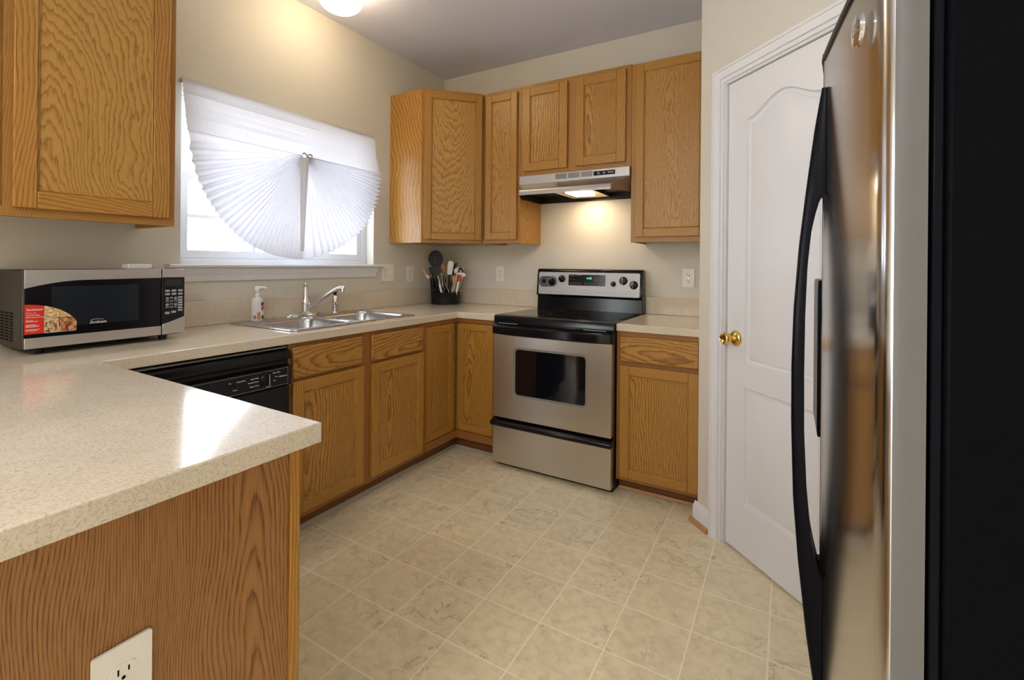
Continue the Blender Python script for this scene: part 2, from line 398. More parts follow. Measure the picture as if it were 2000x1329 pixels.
def struct(name, mb, m, bevel=0.0, **k):
    o = mb.build(name, m, None, bevel=bevel, **k); o['kind'] = 'structure'; return o
def text(body, parent, loc, size, m, rot=(90, 0, 0), shear=0.0, name='lettering', align='CENTER', ext=0.0002, spacing=1.0, sx=1.0):
    c = bpy.data.curves.new(name, 'FONT'); c.body = body; c.size = size; c.shear = shear; c.extrude = ext
    c.align_x = align; c.align_y = 'CENTER'; c.space_character = spacing; c.materials.append(m)
    o = bpy.data.objects.new(name, c); COL.objects.link(o); o.location = loc; o.rotation_euler = [R(a) for a in rot]; o.scale = (sx, 1, 1)
    bpy.context.view_layer.update()
    me = bpy.data.meshes.new_from_object(o.evaluated_get(bpy.context.evaluated_depsgraph_get())); me.name = name
    q = bpy.data.objects.new(name, me); loc_, rot_, sc_ = o.location.copy(), o.rotation_euler.copy(), o.scale.copy()
    bpy.data.objects.remove(o); bpy.data.curves.remove(c)
    q.name = name; COL.objects.link(q); q.location = loc_; q.rotation_euler = rot_; q.scale = sc_
    q.parent = parent
    return q
def rrect(x0, x1, y0, y1, r, n=6):
    out = []
    for cx, cy, a0 in ((x1 - r, y1 - r, 0), (x0 + r, y1 - r, 90), (x0 + r, y0 + r, 180), (x1 - r, y0 + r, 270)):
        for i in range(n + 1):
            a = R(a0 + 90 * i / n); out.append((cx + r * math.cos(a), cy + r * math.sin(a)))
    return out
def rect(x0, x1, y0, y1): return [(x0, y0), (x1, y0), (x1, y1), (x0, y1)]
def ell(cx, cy, a, b, n=32): return [(cx + a * math.cos(2 * PI * i / n), cy + b * math.sin(2 * PI * i / n)) for i in range(n)]

# ================================================================== the room
ZC = 2.768; CT = 0.92; XR = 2.126; YP = -0.706
XW, YA = 2.786, -1.366      # end of the pantry wall, start of the fridge alcove
XE, YE = 3.45, -6.5         # right and rear walls
WY0, WY1, WZ0, WZ1 = -1.985, -0.768, 1.222, 2.10   # window opening

struct('floor', MB().box((-0.12, YE - 0.12, -0.06), (XE + 0.12, 0.12, 0.0)), m_floor)
struct('ceiling', MB().box((-0.12, YE - 0.12, ZC), (XE + 0.12, 0.12, ZC + 0.06)), m_ceil)
struct('wall_left', MB().plate(rect(YE, 0.12, 0, ZC), [rect(WY0, WY1, WZ0, WZ1), rect(-5.45, -4.45, 0.02, 2.15)], -0.14, 0.0, 'yz'), m_wall)
struct('wall_back', MB().box((0.0, 0.0, 0), (XE, 0.12, ZC)), m_wall)
struct('wall_niche', MB().box((XR, YP + 0.004, 0), (XR + 0.09, 0.0, ZC)), m_wall)
struct('wall_alcove', MB().box((XW + 0.005, YA, 0), (XE, YA + 0.09, ZC)), m_wall)
struct('wall_right', MB().box((XE, YE, 0), (XE + 0.12, 0.0, ZC)), m_wall)
struct('wall_rear', MB().box((0.0, YE - 0.12, 0), (XE, YE, ZC)), m_wall)

# pantry wall: local x runs along the diagonal from the niche corner, front faces local -y
Dg = math.sqrt(2) * (XW - XR)
pw = MB().plate([(0, 0), (0, ZC), (Dg, ZC), (Dg, 0), (0.772, 0), (0.772, 2.058), (0.168, 2.058), (0.168, 0)], [], 0.0, 0.11, 'xz')
o = pw.build('wall_pantry', m_wall); o['kind'] = 'structure'; o.location = (XR, YP, 0); o.rotation_euler = (0, 0, R(-45))

# door_1: white two-panel arch-top pantry door with its casing
d1 = bpy.data.objects.new('door_1', None); COL.objects.link(d1); d1.location = (XR, YP, 0); d1.rotation_euler = (0, 0, R(-45)); d1['kind'] = 'structure'
SL, SR, DT = 0.180, 0.762, 2.045
def casing(mb):
    # stepped colonial profile: (offset from opening edge, projection)
    prof = [(0.0, 0.0), (0.0, 0.010), (0.010, 0.012), (0.012, 0.006), (0.018, 0.006), (0.020, 0.014), (0.032, 0.017), (0.048, 0.020), (0.050, 0.024), (0.061, 0.024), (0.063, 0.0)]
    il, ir, it = 0.170, 0.772, 2.058
    for k, (w, d) in enumerate(prof[:-1]):
        pass
    rings = []
    for w, d in prof:
        rings.append([(il - w, -d, 0.0), (il - w, -d, it + w), (ir + w, -d, it + w), (ir + w, -d, 0.0)])
    vs = [p for r in rings for p in r]; fs = []
    n = 4
    for k in range(len(rings) - 1):
        for i in range(3): fs.append((k * n + i, k * n + i + 1, (k + 1) * n + i + 1, (k + 1) * n + i))
    mb.add(vs, fs)
    return mb
casing(MB()).build('door_casing', m_trim, d1, sharp=20)
j = MB(); j.box((0.166, 0.0, 0), (0.176, 0.11, 2.052)).box((0.766, 0.0, 0), (0.776, 0.11, 2.052)).box((0.166, 0.0, 2.048), (0.776, 0.11, 2.060))
j.build('door_jamb', m_trim, d1)
def arch(x0, x1, zs, rise, n=28):
    out = []
    for i in range(n + 1):
        t = i / n; x = x0 + (x1 - x0) * t
        s_ = 0.5 - 0.5 * math.cos(2 * PI * t); out.append((x, zs + rise * (s_ ** 1.0)))
    return out
def panel_loop(x0, x1, z0, zs, rise, ins):
    top = arch(x0 + ins, x1 - ins, zs - ins, rise)
    return [(x0 + ins, z0 + ins)] + top + [(x1 - ins, z0 + ins)]
slab = MB()
P1 = (0.285, 0.657, 0.825, 1.862, 0.066); P2 = (0.285, 0.657, 0.222, 0.722, 0.0)
YS = 0.012
bm_holes = [panel_loop(*P1, 0.0)[::-1], panel_loop(*P2, 0.0)[::-1]]
slab.plate(rect(SL, SR, 0.012, DT), bm_holes, YS, YS + 0.034, 'xz')
dr = slab.build('door_slab', m_trim, d1)
for P in (P1, P2):
    # moulded groove then the raised field
    steps = [(0.0, YS), (0.005, YS + 0.012), (0.012, YS + 0.014), (0.018, YS + 0.014), (0.022, YS + 0.008), (0.060, YS - 0.001)] if P is P2 else \
            [(0.0, YS), (0.005, YS + 0.012), (0.012, YS + 0.014), (0.018, YS + 0.014), (0.022, YS + 0.008), (0.060, YS - 0.001)]
    rings = [[(x, y, z) for x, z in panel_loop(*P, ins)] for ins, y in steps]
    MB().loops(rings, cap1=True, smooth=False).build('door_panel', m_trim, dr, sharp=20)
kx, kz = SL + 0.058, 0.925
kb = MB().lathe([(0.0, 0), (0.033, -0.0), (0.034, -0.006), (0.028, -0.013), (0.016, -0.016), (0.0, -0.016)], 28, 'y', (kx, YS, kz))
rose = kb.build('door_knob_rose', m_brass, d1, sharp=60)
kb = MB().lathe([(0.0, -0.010), (0.012, -0.014), (0.012, -0.030), (0.017, -0.036), (0.026, -0.046), (0.028, -0.056), (0.025, -0.066), (0.021, -0.069), (0.018, -0.0665), (0.0, -0.0655)], 28, 'y', (kx, YS, kz))
kb.build('door_knob', m_brass, d1, sharp=60)
MB().box((SL - 0.0025, YS - 0.001, kz + 0.0), (SL + 0.0005, YS + 0.012, kz + 0.055)).build('door_latch', m_brass, d1)

# trims of the pantry corner
bb = MB().prism([(0, 0), (-0.014, 0), (-0.014, 0.072), (-0.010, 0.084), (-0.006, 0.088), (-0.004, 0.098), (0, 0.100)], -0.018, 0.104, 'yz')
o = bb.build('baseboard_pantry', m_trim); o['kind'] = 'structure'; o.location = (XR, YP, 0); o.rotation_euler = (0, 0, R(-45))
sh = MB().prism([(-0.0145, 0), (-0.030, 0), (-0.030, 0.010), (-0.026, 0.018), (-0.0145, 0.022)], -0.030, 0.098, 'yz')
o = sh.build('trim_3', m_beech); o['kind'] = 'structure'; o.location = (XR, YP, 0); o.rotation_euler = (0, 0, R(-45))

# ------------------------------------------------------------------ window_1
w1 = bpy.data.objects.new('window_1', None); COL.objects.link(w1); w1.location = (0, WY0, WZ0); w1['kind'] = 'structure'
fr = MB().plate(rect(WY0, WY1, WZ0, WZ1), [rect(WY0 + 0.035, WY1 - 0.035, WZ0 + 0.03, WZ1 - 0.035)], -0.135, -0.075, 'yz')
fr.build('window_frame', m_trim, w1, world=True, bevel=0.003)
zm = (WZ0 + WZ1) / 2
for z0, z1, xs in ((WZ0 + 0.03, zm + 0.02, -0.098), (zm - 0.02, WZ1 - 0.035, -0.124)):
    y0, y1 = WY0 + 0.035, WY1 - 0.035
    sa = MB().plate(rect(y0, y1, z0, z1), [rect(y0 + 0.038, y1 - 0.038, z0 + 0.042, z1 - 0.036)], xs - 0.012, xs + 0.014, 'yz')
    so = sa.build('window_sash', m_trim, w1, world=True, bevel=0.003)
    mu = MB()
    for k in (1, 2):
        yy = y0 + (y1 - y0) * k / 3; mu.box((xs - 0.006, yy - 0.009, z0 + 0.03), (xs + 0.006, yy + 0.009, z1 - 0.03))
    zz = (z0 + z1) / 2; mu.box((xs - 0.0055, y0 + 0.03, zz - 0.009), (xs + 0.0055, y1 - 0.03, zz + 0.009))
    mu.build('muntin_grid', m_trim, so, world=True)
    MB().box((xs - 0.002, y0 + 0.03, z0 + 0.03), (xs + 0.002, y1 - 0.03, z1 - 0.03)).build('window_pane', m_pane, so, world=True)
MB().box((-0.084, -1.45, WZ0 + 0.062), (-0.066, -1.40, WZ0 + 0.078)).build('sash_lift', m_grey_m, w1, world=True, bevel=0.003)

# stool and apron under the window
st = MB().prism([(-0.135, 1.206), (0.0002, 1.206), (0.0002, 1.224), (-0.135, 1.224)], WY0 + 0.001, WY1 - 0.001, 'xz')
st.prism([(0.0005, 1.206), (0.038, 1.206), (0.043, 1.211), (0.043, 1.219), (0.038, 1.224), (0.0005, 1.224)], -2.045, -0.708, 'xz')
o = struct('trim_1', st, m_trim)
ap = MB()
prof = [(0.0005, 1.140), (0.012, 1.140), (0.014, 1.150), (0.016, 1.168), (0.022, 1.180), (0.026, 1.196), (0.027, 1.2055), (0.0005, 1.2055)]
r0 = [(x, -2.018 + 0.35 * (0.027 - x), z) for x, z in prof]
ring = lambda y, sgn: [(x, y - sgn * 0.9 * (0.027 - x), z) for x, z in prof]
ap.loops([ring(-2.018, -1), ring(-0.742, 1)], cap0=True, cap1=True, smooth=False)
struct('trim_2', ap, m_trim, sharp=20)

# ------------------------------------------------------------------ fill_window: unseen opening added behind the camera to let in fill light
w2 = bpy.data.objects.new('fill_window', None); COL.objects.link(w2); w2.location = (0, -4.95, 0); w2['kind'] = 'structure'
MB().plate(rect(-5.45, -4.45, 0.02, 2.15), [rect(-5.38, -4.99, 0.10, 2.07), rect(-4.91, -4.52, 0.10, 2.07)], -0.11, -0.05, 'yz').build('window_frame', m_trim, w2, world=True)

# ================================================================== cabinets
def door(root, x0, x1, z0, z1, y, th=0.019, fw=0.056, name='door', pm_mat=None, pu=0.0, pv=None):
    mb = MB()
    mb.box((x0, y, z0), (x0 + fw, y + th, z1), 'z').box((x1 - fw, y, z0), (x1, y + th, z1), 'z')
    mb.box((x0 + fw, y, z1 - fw), (x1 - fw, y + th, z1), 'x').box((x0 + fw, y, z0), (x1 - fw, y + th, z0 + fw), 'x')
    # quirk bead round the panel
    i0, i1, k0, k1 = x0 + fw, x1 - fw, z0 + fw, z1 - fw; b = 0.006
    for a, c, g in (((i0, y + .003, k0), (i0 + b, y + th, k1), 'z'), ((i1 - b, y + .003, k0), (i1, y + th, k1), 'z'),
                    ((i0 + b, y + .003, k1 - b), (i1 - b, y + th, k1), 'x'), ((i0 + b, y + .003, k0), (i1 - b, y + th, k0 + b), 'x')):
        mb.box(a, c, g)
    d = mb.build(name, m_oak, root, bevel=0.003, seg=2)
    pm = MB().box((i0 + b, y + 0.0075, k0 + b), (i1 - b, y + th - 0.001, k1 - b), 'z', off=(pu if pu else random.uniform(-0.07, 0.07), pv if pv is not None else random.uniform(-0.35, 0.35)))
    pm.build('door_panel', pm_mat or m_oakp, d)
    return d
def drawer(root, x0, x1, z0, z1, y, th=0.019):
    mb = MB()
    c = 0.007
    mb.box((x0, y, z0), (x1, y + th, z1), 'x', off=(random.uniform(-0.05, 0.05), random.uniform(-0.2, 0.2)))
    return mb.build('drawer_front', m_oakp, root, bevel=c, seg=2)
def frame(root, W, z0, z1, rails, stiles, th=0.019, m_=None):
    """face frame at y 0..th: stiles [(x0,x1)], rails [(x0,x1,z0,z1)]"""
    mb = MB()
    for a, b in stiles: mb.box((a, 0, z0), (b, th, z1), 'z')
    for a, b, c, d in rails: mb.box((a, 0.0003, c), (b, th, d), 'x')
    return mb.build('face_frame', m_ or m_fru, root, bevel=0.001, seg=1)
def carcass(root, W, D, z0, z1, y0=0.019, lift=0.0, toe=0.0, skin=None):
    mb = MB(); t = 0.014
    mb.box((t, y0, z0 + lift), (W - t, D, z1), 'z')
    if not toe: mb.box((0.0005, y0, z0), (t, D, z1), 'z', off=(0.05, 0.3)).box((W - t, y0, z0), (W - 0.0005, D, z1), 'z', off=(0.06, 0.1))
    else: mb.box((0.0005, y0, z0), (t, D, z1), 'z').box((W - t, y0, z0), (W - 0.0005, D, z1), 'z')
    return mb.build('carcass', skin or m_oak, root)
UB, UT = 1.38, 2.447

# upper, left of the window
c = thing('wall_cabinet', 'oak wall cabinet above the microwave, left of the window', 'cabinet', (0.312, -3.066, UB), 90)
c['group'] = 'oak wall cabinets'
H = UT - UB; Wd = 0.915
carcass(c, Wd, 0.311, 0.0, H, lift=0.02)
frame(c, Wd, 0, H, [(0.04, Wd - 0.04, 0, 0.035), (0.04, Wd - 0.04, H - 0.035, H)], [(0, 0.045), (Wd / 2 - 0.04, Wd / 2 + 0.03), (Wd - 0.045, Wd)])
door(c, 0.438, 0.889, 0.030, H - 0.028, -0.0195, fw=0.058, pu=0.12, pv=0.70, pm_mat=m_flame)
door(c, 0.022, 0.372, 0.030, H - 0.028, -0.0195, fw=0.058)

# diagonal corner wall cabinet
c = thing('wall_cabinet', 'diagonal oak wall cabinet in the room corner', 'cabinet', (0.312, -0.617, UB), 45, 'oak wall cabinets')
mb = MB(); e = 0.001
inv = WM(c).inverted(); q = 0.019 / math.sqrt(2)
poly = [(e, -e), (e, -0.617), (0.312 - q, -0.617), (0.312 + 0.0, -0.617 + 0.024), (0.607 - 0.024, -0.312 - 0.0), (0.607 - e, -0.312 + q), (0.607 - e, -e)]
pl = [inv @ Vector((x, y, UB)) for x, y in poly]
mb.prism([(p.x, p.y) for p in pl], 0.0, H, 'xy', uvg=(0.35, 0))
# side and bottom skins keep the grain upright
mb.build('carcass', m_oak, c)
L = 0.417
frame(c, L, 0, H, [(0.02, L - 0.02, 0, 0.03), (0.02, L - 0.02, H - 0.03, H)], [(0.0, 0.03), (L - 0.03, L)])
door(c, 0.010, L - 0.008, 0.022, H - 0.022, -0.0195, fw=0.046, pu=0.02, pv=-0.75, pm_mat=m_flame)

# narrow wall cabinet
c = thing('wall_cabinet', 'narrow tall oak wall cabinet between the diagonal cabinet and the range hood', 'cabinet', (0.609, -0.312, UB), 0, 'oak wall cabinets')
Wd = 0.304; carcass(c, Wd, 0.311, 0, H, lift=0.02)
frame(c, Wd, 0, H, [(0.03, Wd - 0.03, 0, 0.035), (0.03, Wd - 0.03, H - 0.035, H)], [(0, 0.04), (Wd - 0.04, Wd)])
door(c, 0.026, 0.281, 0.025, H - 0.028, -0.0195, fw=0.05, pu=0.015, pm_mat=m_fine)

# short cabinet over the hood
ZH = 1.832
c = thing('wall_cabinet', 'short two-door oak wall cabinet above the range hood', 'cabinet', (0.914, -0.312, ZH), 0, 'oak wall cabinets')
Wd = 0.759; Hs = UT - ZH; carcass(c, Wd, 0.311, 0, Hs)
frame(c, Wd, 0, Hs, [(0.03, Wd - 0.03, 0, 0.035), (0.03, Wd - 0.03, Hs - 0.035, Hs)], [(0, 0.04), (Wd / 2 - 0.036, Wd / 2 + 0.036), (Wd - 0.04, Wd)])
door(c, 0.021, 0.347, 0.030, Hs - 0.026, -0.0195, pu=0.12)
door(c, 0.405, 0.728, 0.031, Hs - 0.024, -0.0195, pu=0.07)

# tall cabinet right of the hood
c = thing('wall_cabinet', 'tall oak wall cabinet right of the range hood, against the pantry wall', 'cabinet', (1.6745, -0.312, UB - 0.006), 0, 'oak wall cabinets')
Wd = 0.4505; carcass(c, Wd, 0.311, 0, H, lift=0.02)
frame(c, Wd, 0, H, [(0.03, Wd - 0.03, 0, 0.035), (0.03, Wd - 0.03, H - 0.02, H)], [(0, 0.05), (Wd - 0.05, Wd)])
door(c, 0.028, 0.440, 0.030, H - 0.008, -0.0195, fw=0.05, pu=-0.02, pm_mat=m_fine)

# sink base
TH = CT - 0.040
c = thing('base_cabinet', 'two-door oak base cabinet under the sink', 'cabinet', (0.607, -1.835, 0), 90, 'oak base cabinets')
Wd = 0.905; mb = MB()
mb.box((0.014, 0.019, 0.095), (Wd - 0.014, 0.59, 0.70), 'z')
mb.box((0.0005, 0.019, 0.09), (0.014, 0.605, TH - 0.002), 'z').box((Wd - 0.014, 0.019, 0.09), (Wd - 0.0005, 0.605, TH - 0.002), 'z')
mb.build('carcass', m_oak, c)
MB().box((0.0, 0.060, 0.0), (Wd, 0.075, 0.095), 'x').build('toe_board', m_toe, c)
MB().prism([(0.050, 0.0), (0.060, 0.0), (0.060, 0.019), (0.056, 0.018), (0.052, 0.012)], 0.0, Wd, 'yz').build('toe_bead', m_bead, c)
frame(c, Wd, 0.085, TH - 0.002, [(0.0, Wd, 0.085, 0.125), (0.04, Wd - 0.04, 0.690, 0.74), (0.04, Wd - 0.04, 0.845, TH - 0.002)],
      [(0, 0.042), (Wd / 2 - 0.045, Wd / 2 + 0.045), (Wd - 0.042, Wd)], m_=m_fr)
drawer(c, 0.013, 0.408, 0.722, 0.862, -0.0195); drawer(c, 0.472, 0.868, 0.722, 0.860, -0.0195)
door(c, 0.015, 0.418, 0.112, 0.708, -0.0195, fw=0.052, pu=0.10); door(c, 0.474, 0.882, 0.112, 0.708, -0.0195, fw=0.052, pu=0.03)

# corner base with a bi-fold door
c = thing('base_cabinet', 'inside-corner oak base cabinet with a folding door, left of the range', 'cabinet', (0.607, -0.607, 0), 0, 'oak base cabinets')
cb = MB()
cb.prism([(0.002, -0.002), (0.002, -0.928), (0.585, -0.928), (0.585, -0.585), (0.922, -0.585), (0.922, -0.002)], 0.095, TH - 0.002, 'xy')
cb.build('carcass', m_oak, c, world=True)
tb = MB().box((0.540, -0.929, 0), (0.548, -0.548, 0.095), 'y').box((0.548, -0.548, 0), (0.922, -0.540, 0.095), 'x')
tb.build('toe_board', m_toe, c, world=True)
tb = MB().box((0.548, -0.929, 0), (0.557, -0.557, 0.018), 'y').box((0.548, -0.557, 0), (0.922, -0.548, 0.018), 'x')
tb.build('toe_bead', m_bead, c, world=True, bevel=0.003)
ff = MB()
ff.box((0.586, -0.929, 0.09), (0.609, -0.912, TH - 0.002), 'z').box((0.586, -0.912, 0.09), (0.609, -0.609, 0.138), 'y').box((0.586, -0.912, 0.852), (0.609, -0.609, TH - 0.002), 'y')
ff.box((0.895, -0.609, 0.09), (0.922, -0.586, TH - 0.002), 'z').box((0.586, -0.609, 0.0902), (0.895, -0.586, 0.138), 'x').box((0.586, -0.609, 0.852), (0.895, -0.586, TH - 0.0022), 'x')
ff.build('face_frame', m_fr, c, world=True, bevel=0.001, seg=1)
def wdoor(root, a, b, z0, z1, plane, axis, fw=0.045, th=0.019, pu=0.02):
    """door leaf given in world coordinates: axis 'y' faces +x, axis 'x' faces -y"""
    mb = MB(); pm = MB()
    def bx(m_, u0, u1, w0, w1, d0, d1, g, off=None):
        if axis == 'y': m_.box((plane - d1, u0, w0), (plane - d0, u1, w1), 'z' if g == 'z' else 'y', off=off)
        else: m_.box((u0, plane + d0, w0), (u1, plane + d1, w1), 'z' if g == 'z' else 'x', off=off)
    bx(mb, a, a + fw, z0, z1, 0, th, 'z'); bx(mb, b - fw, b, z0, z1, 0, th, 'z')
    bx(mb, a + fw, b - fw, z1 - fw, z1, 0, th, 'h'); bx(mb, a + fw, b - fw, z0, z0 + fw, 0, th, 'h')
    bx(mb, a + fw, a + fw + .005, z0 + fw, z1 - fw, .003, th, 'z'); bx(mb, b - fw - .005, b - fw, z0 + fw, z1 - fw, .003, th, 'z')
    bx(mb, a + fw + .005, b - fw - .005, z1 - fw - .005, z1 - fw, .003, th, 'h'); bx(mb, a + fw + .005, b - fw - .005, z0 + fw, z0 + fw + .005, .003, th, 'h')
    d = mb.build('door', m_oak, root, world=True, bevel=0.002)
    bx(pm, a + fw + .005, b - fw - .005, z0 + fw + .005, z1 - fw - .005, .0075, th - .001, 'z', (pu, random.uniform(-.3, .3)))
    pm.build('door_panel', m_oakp, d, world=True)
wdoor(c, -0.907, -0.632, 0.143, 0.847, 0.606, 'y', pu=0.13)
wdoor(c, 0.610, 0.889, 0.143, 0.847, -0.606, 'x', pu=0.03)

# right base cabinet
c = thing('base_cabinet', 'small oak base cabinet with one drawer and one door, right of the range', 'cabinet', (1.690, -0.607, 0), 0, 'oak base cabinets')
Wd = 0.434; mb = MB(); mb.box((0.0005, 0.019, 0.095), (Wd - 0.0005, 0.605, TH - 0.002), 'z'); mb.build('carcass', m_oak, c)
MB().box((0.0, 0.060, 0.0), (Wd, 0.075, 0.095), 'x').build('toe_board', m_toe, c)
MB().box((0.0, 0.042, 0.0), (Wd, 0.060, 0.019), 'x').build('toe_bead', m_beech, c, bevel=0.006)
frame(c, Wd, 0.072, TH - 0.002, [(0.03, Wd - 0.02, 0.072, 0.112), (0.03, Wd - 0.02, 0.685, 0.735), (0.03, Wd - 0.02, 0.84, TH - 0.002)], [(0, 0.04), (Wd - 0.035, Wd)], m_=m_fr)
drawer(c, 0.021, 0.424, 0.718, 0.853, -0.0195); door(c, 0.023, 0.424, 0.093, 0.696, -0.0195, fw=0.050, pu=0.16)

# peninsula
c = thing('base_cabinet', 'peninsula base with a brown oak veneer end panel and a white outlet', 'cabinet', (1.648, -2.85, 0), 0, 'oak base cabinets')
MB().box((0.70, -3.13, 0.0), (1.640, -2.56, TH - 0.002), 'z').build('carcass', m_oak, c, world=True)
MB().box((1.640, -3.135, 0.0), (1.6475, -2.551, TH - 0.002), 'z', off=(-0.205, 0.55)).build('end_panel', m_ven, c, world=True)
MB().box((1.600, -2.5495, 0.0), (1.654, -2.529, TH - 0.002), 'z').build('corner_stile', m_oak, c, world=True, bevel=0.0015)
MB().box((0.70, -2.5599, 0.085), (1.5995, -2.541, TH - 0.002), 'x').build('face_frame', m_oak, c, world=True)

# ================================================================== worktops
w = thing('worktop', 'U-shaped speckled beige laminate worktop with the sink and the peninsula', 'worktop', (0.627, -2.50, CT - 0.04), 0, 'speckled laminate worktops')
SX0, SX1, SY0, SY1 = 0.035, 0.565, -1.782, -0.950
outline = [(0.001, -0.001), (0.001, -3.16), (1.695, -3.16), (1.695, -2.511), (0.632, -2.500), (0.627, -2.495), (0.627, -0.632), (0.622, -0.627), (0.924, -0.627), (0.924, -0.001)]
outline = [(0.001, -0.001), (0.001, -3.16), (1.695, -3.16), (1.695, -2.511), (0.627, -2.500), (0.627, -0.627), (0.924, -0.627), (0.924, -0.001)]
mb = MB().plate(outline, [rect(SX0 + 0.02, SX1 - 0.02, SY0 + 0.02, SY1 - 0.02)], CT - 0.04, CT, 'xy')
mb.build('slab', m_lam, w, world=True, bevel=0.003)
mb = MB().box((0.001, -3.16, CT + 0.0003), (0.020, -0.001, 1.040)).box((0.020, -0.020, CT + 0.0003), (0.924, -0.001, 1.040))
mb.build('backsplash', m_lam, w, world=True, bevel=0.0025)
w = thing('worktop', 'short speckled beige laminate worktop right of the range', 'worktop', (1.691, -0.60, CT - 0.04), 0, 'speckled laminate worktops')
MB().box((1.691, -0.627, CT - 0.04), (2.125, -0.001, CT)).build('slab', m_lam, w, world=True, bevel=0.003)
MB().box((1.691, -0.020, CT + 0.0003), (2.125, -0.001, 1.034)).build('backsplash', m_lam, w, world=True, bevel=0.0025)

# ================================================================== sink, faucet, spray, soap
s = thing('kitchen_sink', 'double-bowl stainless steel sink set into the worktop below the window', 'sink', (0.30, -1.366, CT), 0)
B1 = (0.135, 0.525, -1.735, -1.385); B2 = (0.135, 0.525, -1.345, -0.997)
mb = MB()
ro = rrect(SX0, SX1, SY0, SY1, 0.03)
mb.plate(rrect(SX0 + 0.006, SX1 - 0.006, SY0 + 0.006, SY1 - 0.006, 0.028), [rrect(*B1, 0.06)[::-1], rrect(*B2, 0.06)[::-1]], CT + 0.003, CT + 0.0075, 'xy')
mb.loops([[(x, y, CT + 0.0006) for x, y in ro], [(x, y, CT + 0.003) for x, y in rrect(SX0 + 0.001, SX1 - 0.001, SY0 + 0.001, SY1 - 0.001, 0.03)],
          [(x, y, CT + 0.0076) for x, y in rrect(SX0 + 0.007, SX1 - 0.007, SY0 + 0.007, SY1 - 0.007, 0.027)]])
mb.build('sink_deck', m_sink, s, world=True, fixn=False)
for B in (B1, B2):
    def rg(ins, z, r): return [(x, y, z) for x, y in rrect(B[0] + ins, B[1] - ins, B[2] + ins, B[3] - ins, r)]
    b = MB().loops([rg(-0.003, CT + 0.0078, 0.063), rg(0.002, CT + 0.006, 0.06), rg(0.006, CT - 0.01, 0.058), rg(0.014, CT - 0.13, 0.055), rg(0.03, CT - 0.158, 0.05), rg(0.06, CT - 0.166, 0.045)], cap1=True)
    bo = b.build('bowl', m_sink, s, world=True, sharp=60)
    cx, cy = (B[0] + B[1]) / 2, (B[2] + B[3]) / 2
    MB().lathe([(0, 0.0005), (0.030, 0.0005), (0.042, 0.004), (0.045, 0.0005)], 24, 'z', (cx, cy, CT - 0.166)).build('drain', m_chrome, bo, world=True)
ZD = CT + 0.0081
fx, fy = 0.080, -1.362
f = thing('kitchen_faucet', 'chrome single-lever faucet with a long slanting spout behind the sink', 'faucet', (fx, fy, ZD))
rings = []
for sc, z in ((1.0, 0.0), (1.0, 0.004), (0.93, 0.011), (0.75, 0.016), (0.30, 0.019)):
    rings.append([(0.028 * sc * math.cos(t) if abs(math.cos(t)) else 0, 0.122 * sc * math.sin(t), z) for t in [2 * PI * i / 36 for i in range(36)]])
MB().loops(rings, cap0=True, cap1=True).build('base_plate', m_chrome, f, sharp=60)
MB().lathe([(0.0, 0.008), (0.027, 0.010), (0.0265, 0.040), (0.0275, 0.0405), (0.0275, 0.043), (0.0265, 0.0435), (0.0265, 0.072), (0.0275, 0.0725), (0.0275, 0.076), (0.0255, 0.085), (0.022, 0.098)], 28).build('valve_body', m_chrome, f, sharp=50)
MB().lathe([(0.0225, 0.090), (0.0225, 0.106), (0.019, 0.122), (0.0125, 0.160), (0.0115, 0.176), (0.013, 0.178), (0.0135, 0.184), (0.012, 0.189), (0.0, 0.190)], 28).build('lever', m_chrome, f, sharp=50)
dx, dy = 0.863, 0.505
def fp(d, z): return (0.02 * dx + d * dx, 0.02 * dy + d * dy, z)
pts = [fp(0.0, 0.046), fp(0.02, 0.062), fp(0.06, 0.090), fp(0.10, 0.118), fp(0.13, 0.138), fp(0.155, 0.152), fp(0.175, 0.160), fp(0.192, 0.163), fp(0.202, 0.160)]
MB().tube(pts, [0.013, 0.0125, 0.0115, 0.0108, 0.0105, 0.0105, 0.0105, 0.0108, 0.0105], 16).build('spout', m_chrome, f, sharp=60)
MB().lathe([(0.0, 0.164), (0.0105, 0.162), (0.0115, 0.156), (0.0115, 0.140), (0.0095, 0.139), (0.0, 0.1395)], 20, 'z', (0.213 * dx, 0.213 * dy, 0)).build('aerator', m_chrome, f, sharp=50)
f = thing('sink_sprayer', 'chrome side sprayer standing on the sink deck right of the faucet', 'sprayer', (0.078, -1.152, ZD))
MB().lathe([(0, 0), (0.024, 0.0), (0.023, 0.004), (0.0165, 0.008), (0.0155, 0.022), (0.019, 0.028), (0.019, 0.032), (0.0145, 0.034), (0.0, 0.034)], 24).build('holder', m_chrome, f, sharp=50)
MB().lathe([(0.012, 0.034), (0.0165, 0.050), (0.0175, 0.075), (0.0145, 0.098), (0.011, 0.104), (0.0125, 0.112), (0.0145, 0.122), (0.010, 0.134), (0.0, 0.137)], 24).build('body', m_chrome, f, sharp=50)
h = MB().lathe([(0.0, -0.016), (0.013, -0.016), (0.0165, -0.010), (0.0165, 0.012), (0.012, 0.020), (0.0, 0.021)], 20, 'x')
h.xf(Matrix.Translation((0.008, -0.004, 0.122)) @ Matrix.Rotation(R(-50), 4, 'Z') @ Matrix.Rotation(R(10), 4, 'Y'))
ho = h.build('spray_head', m_chrome, f, sharp=50)
h = MB().lathe([(0.0, 0.0205), (0.0105, 0.0205), (0.0105, 0.0225), (0.0, 0.0225)], 18, 'x')
h.xf(Matrix.Translation((0.008, -0.004, 0.122)) @ Matrix.Rotation(R(-50), 4, 'Z') @ Matrix.Rotation(R(10), 4, 'Y'))
h.build('spray_face', m_blks, ho)

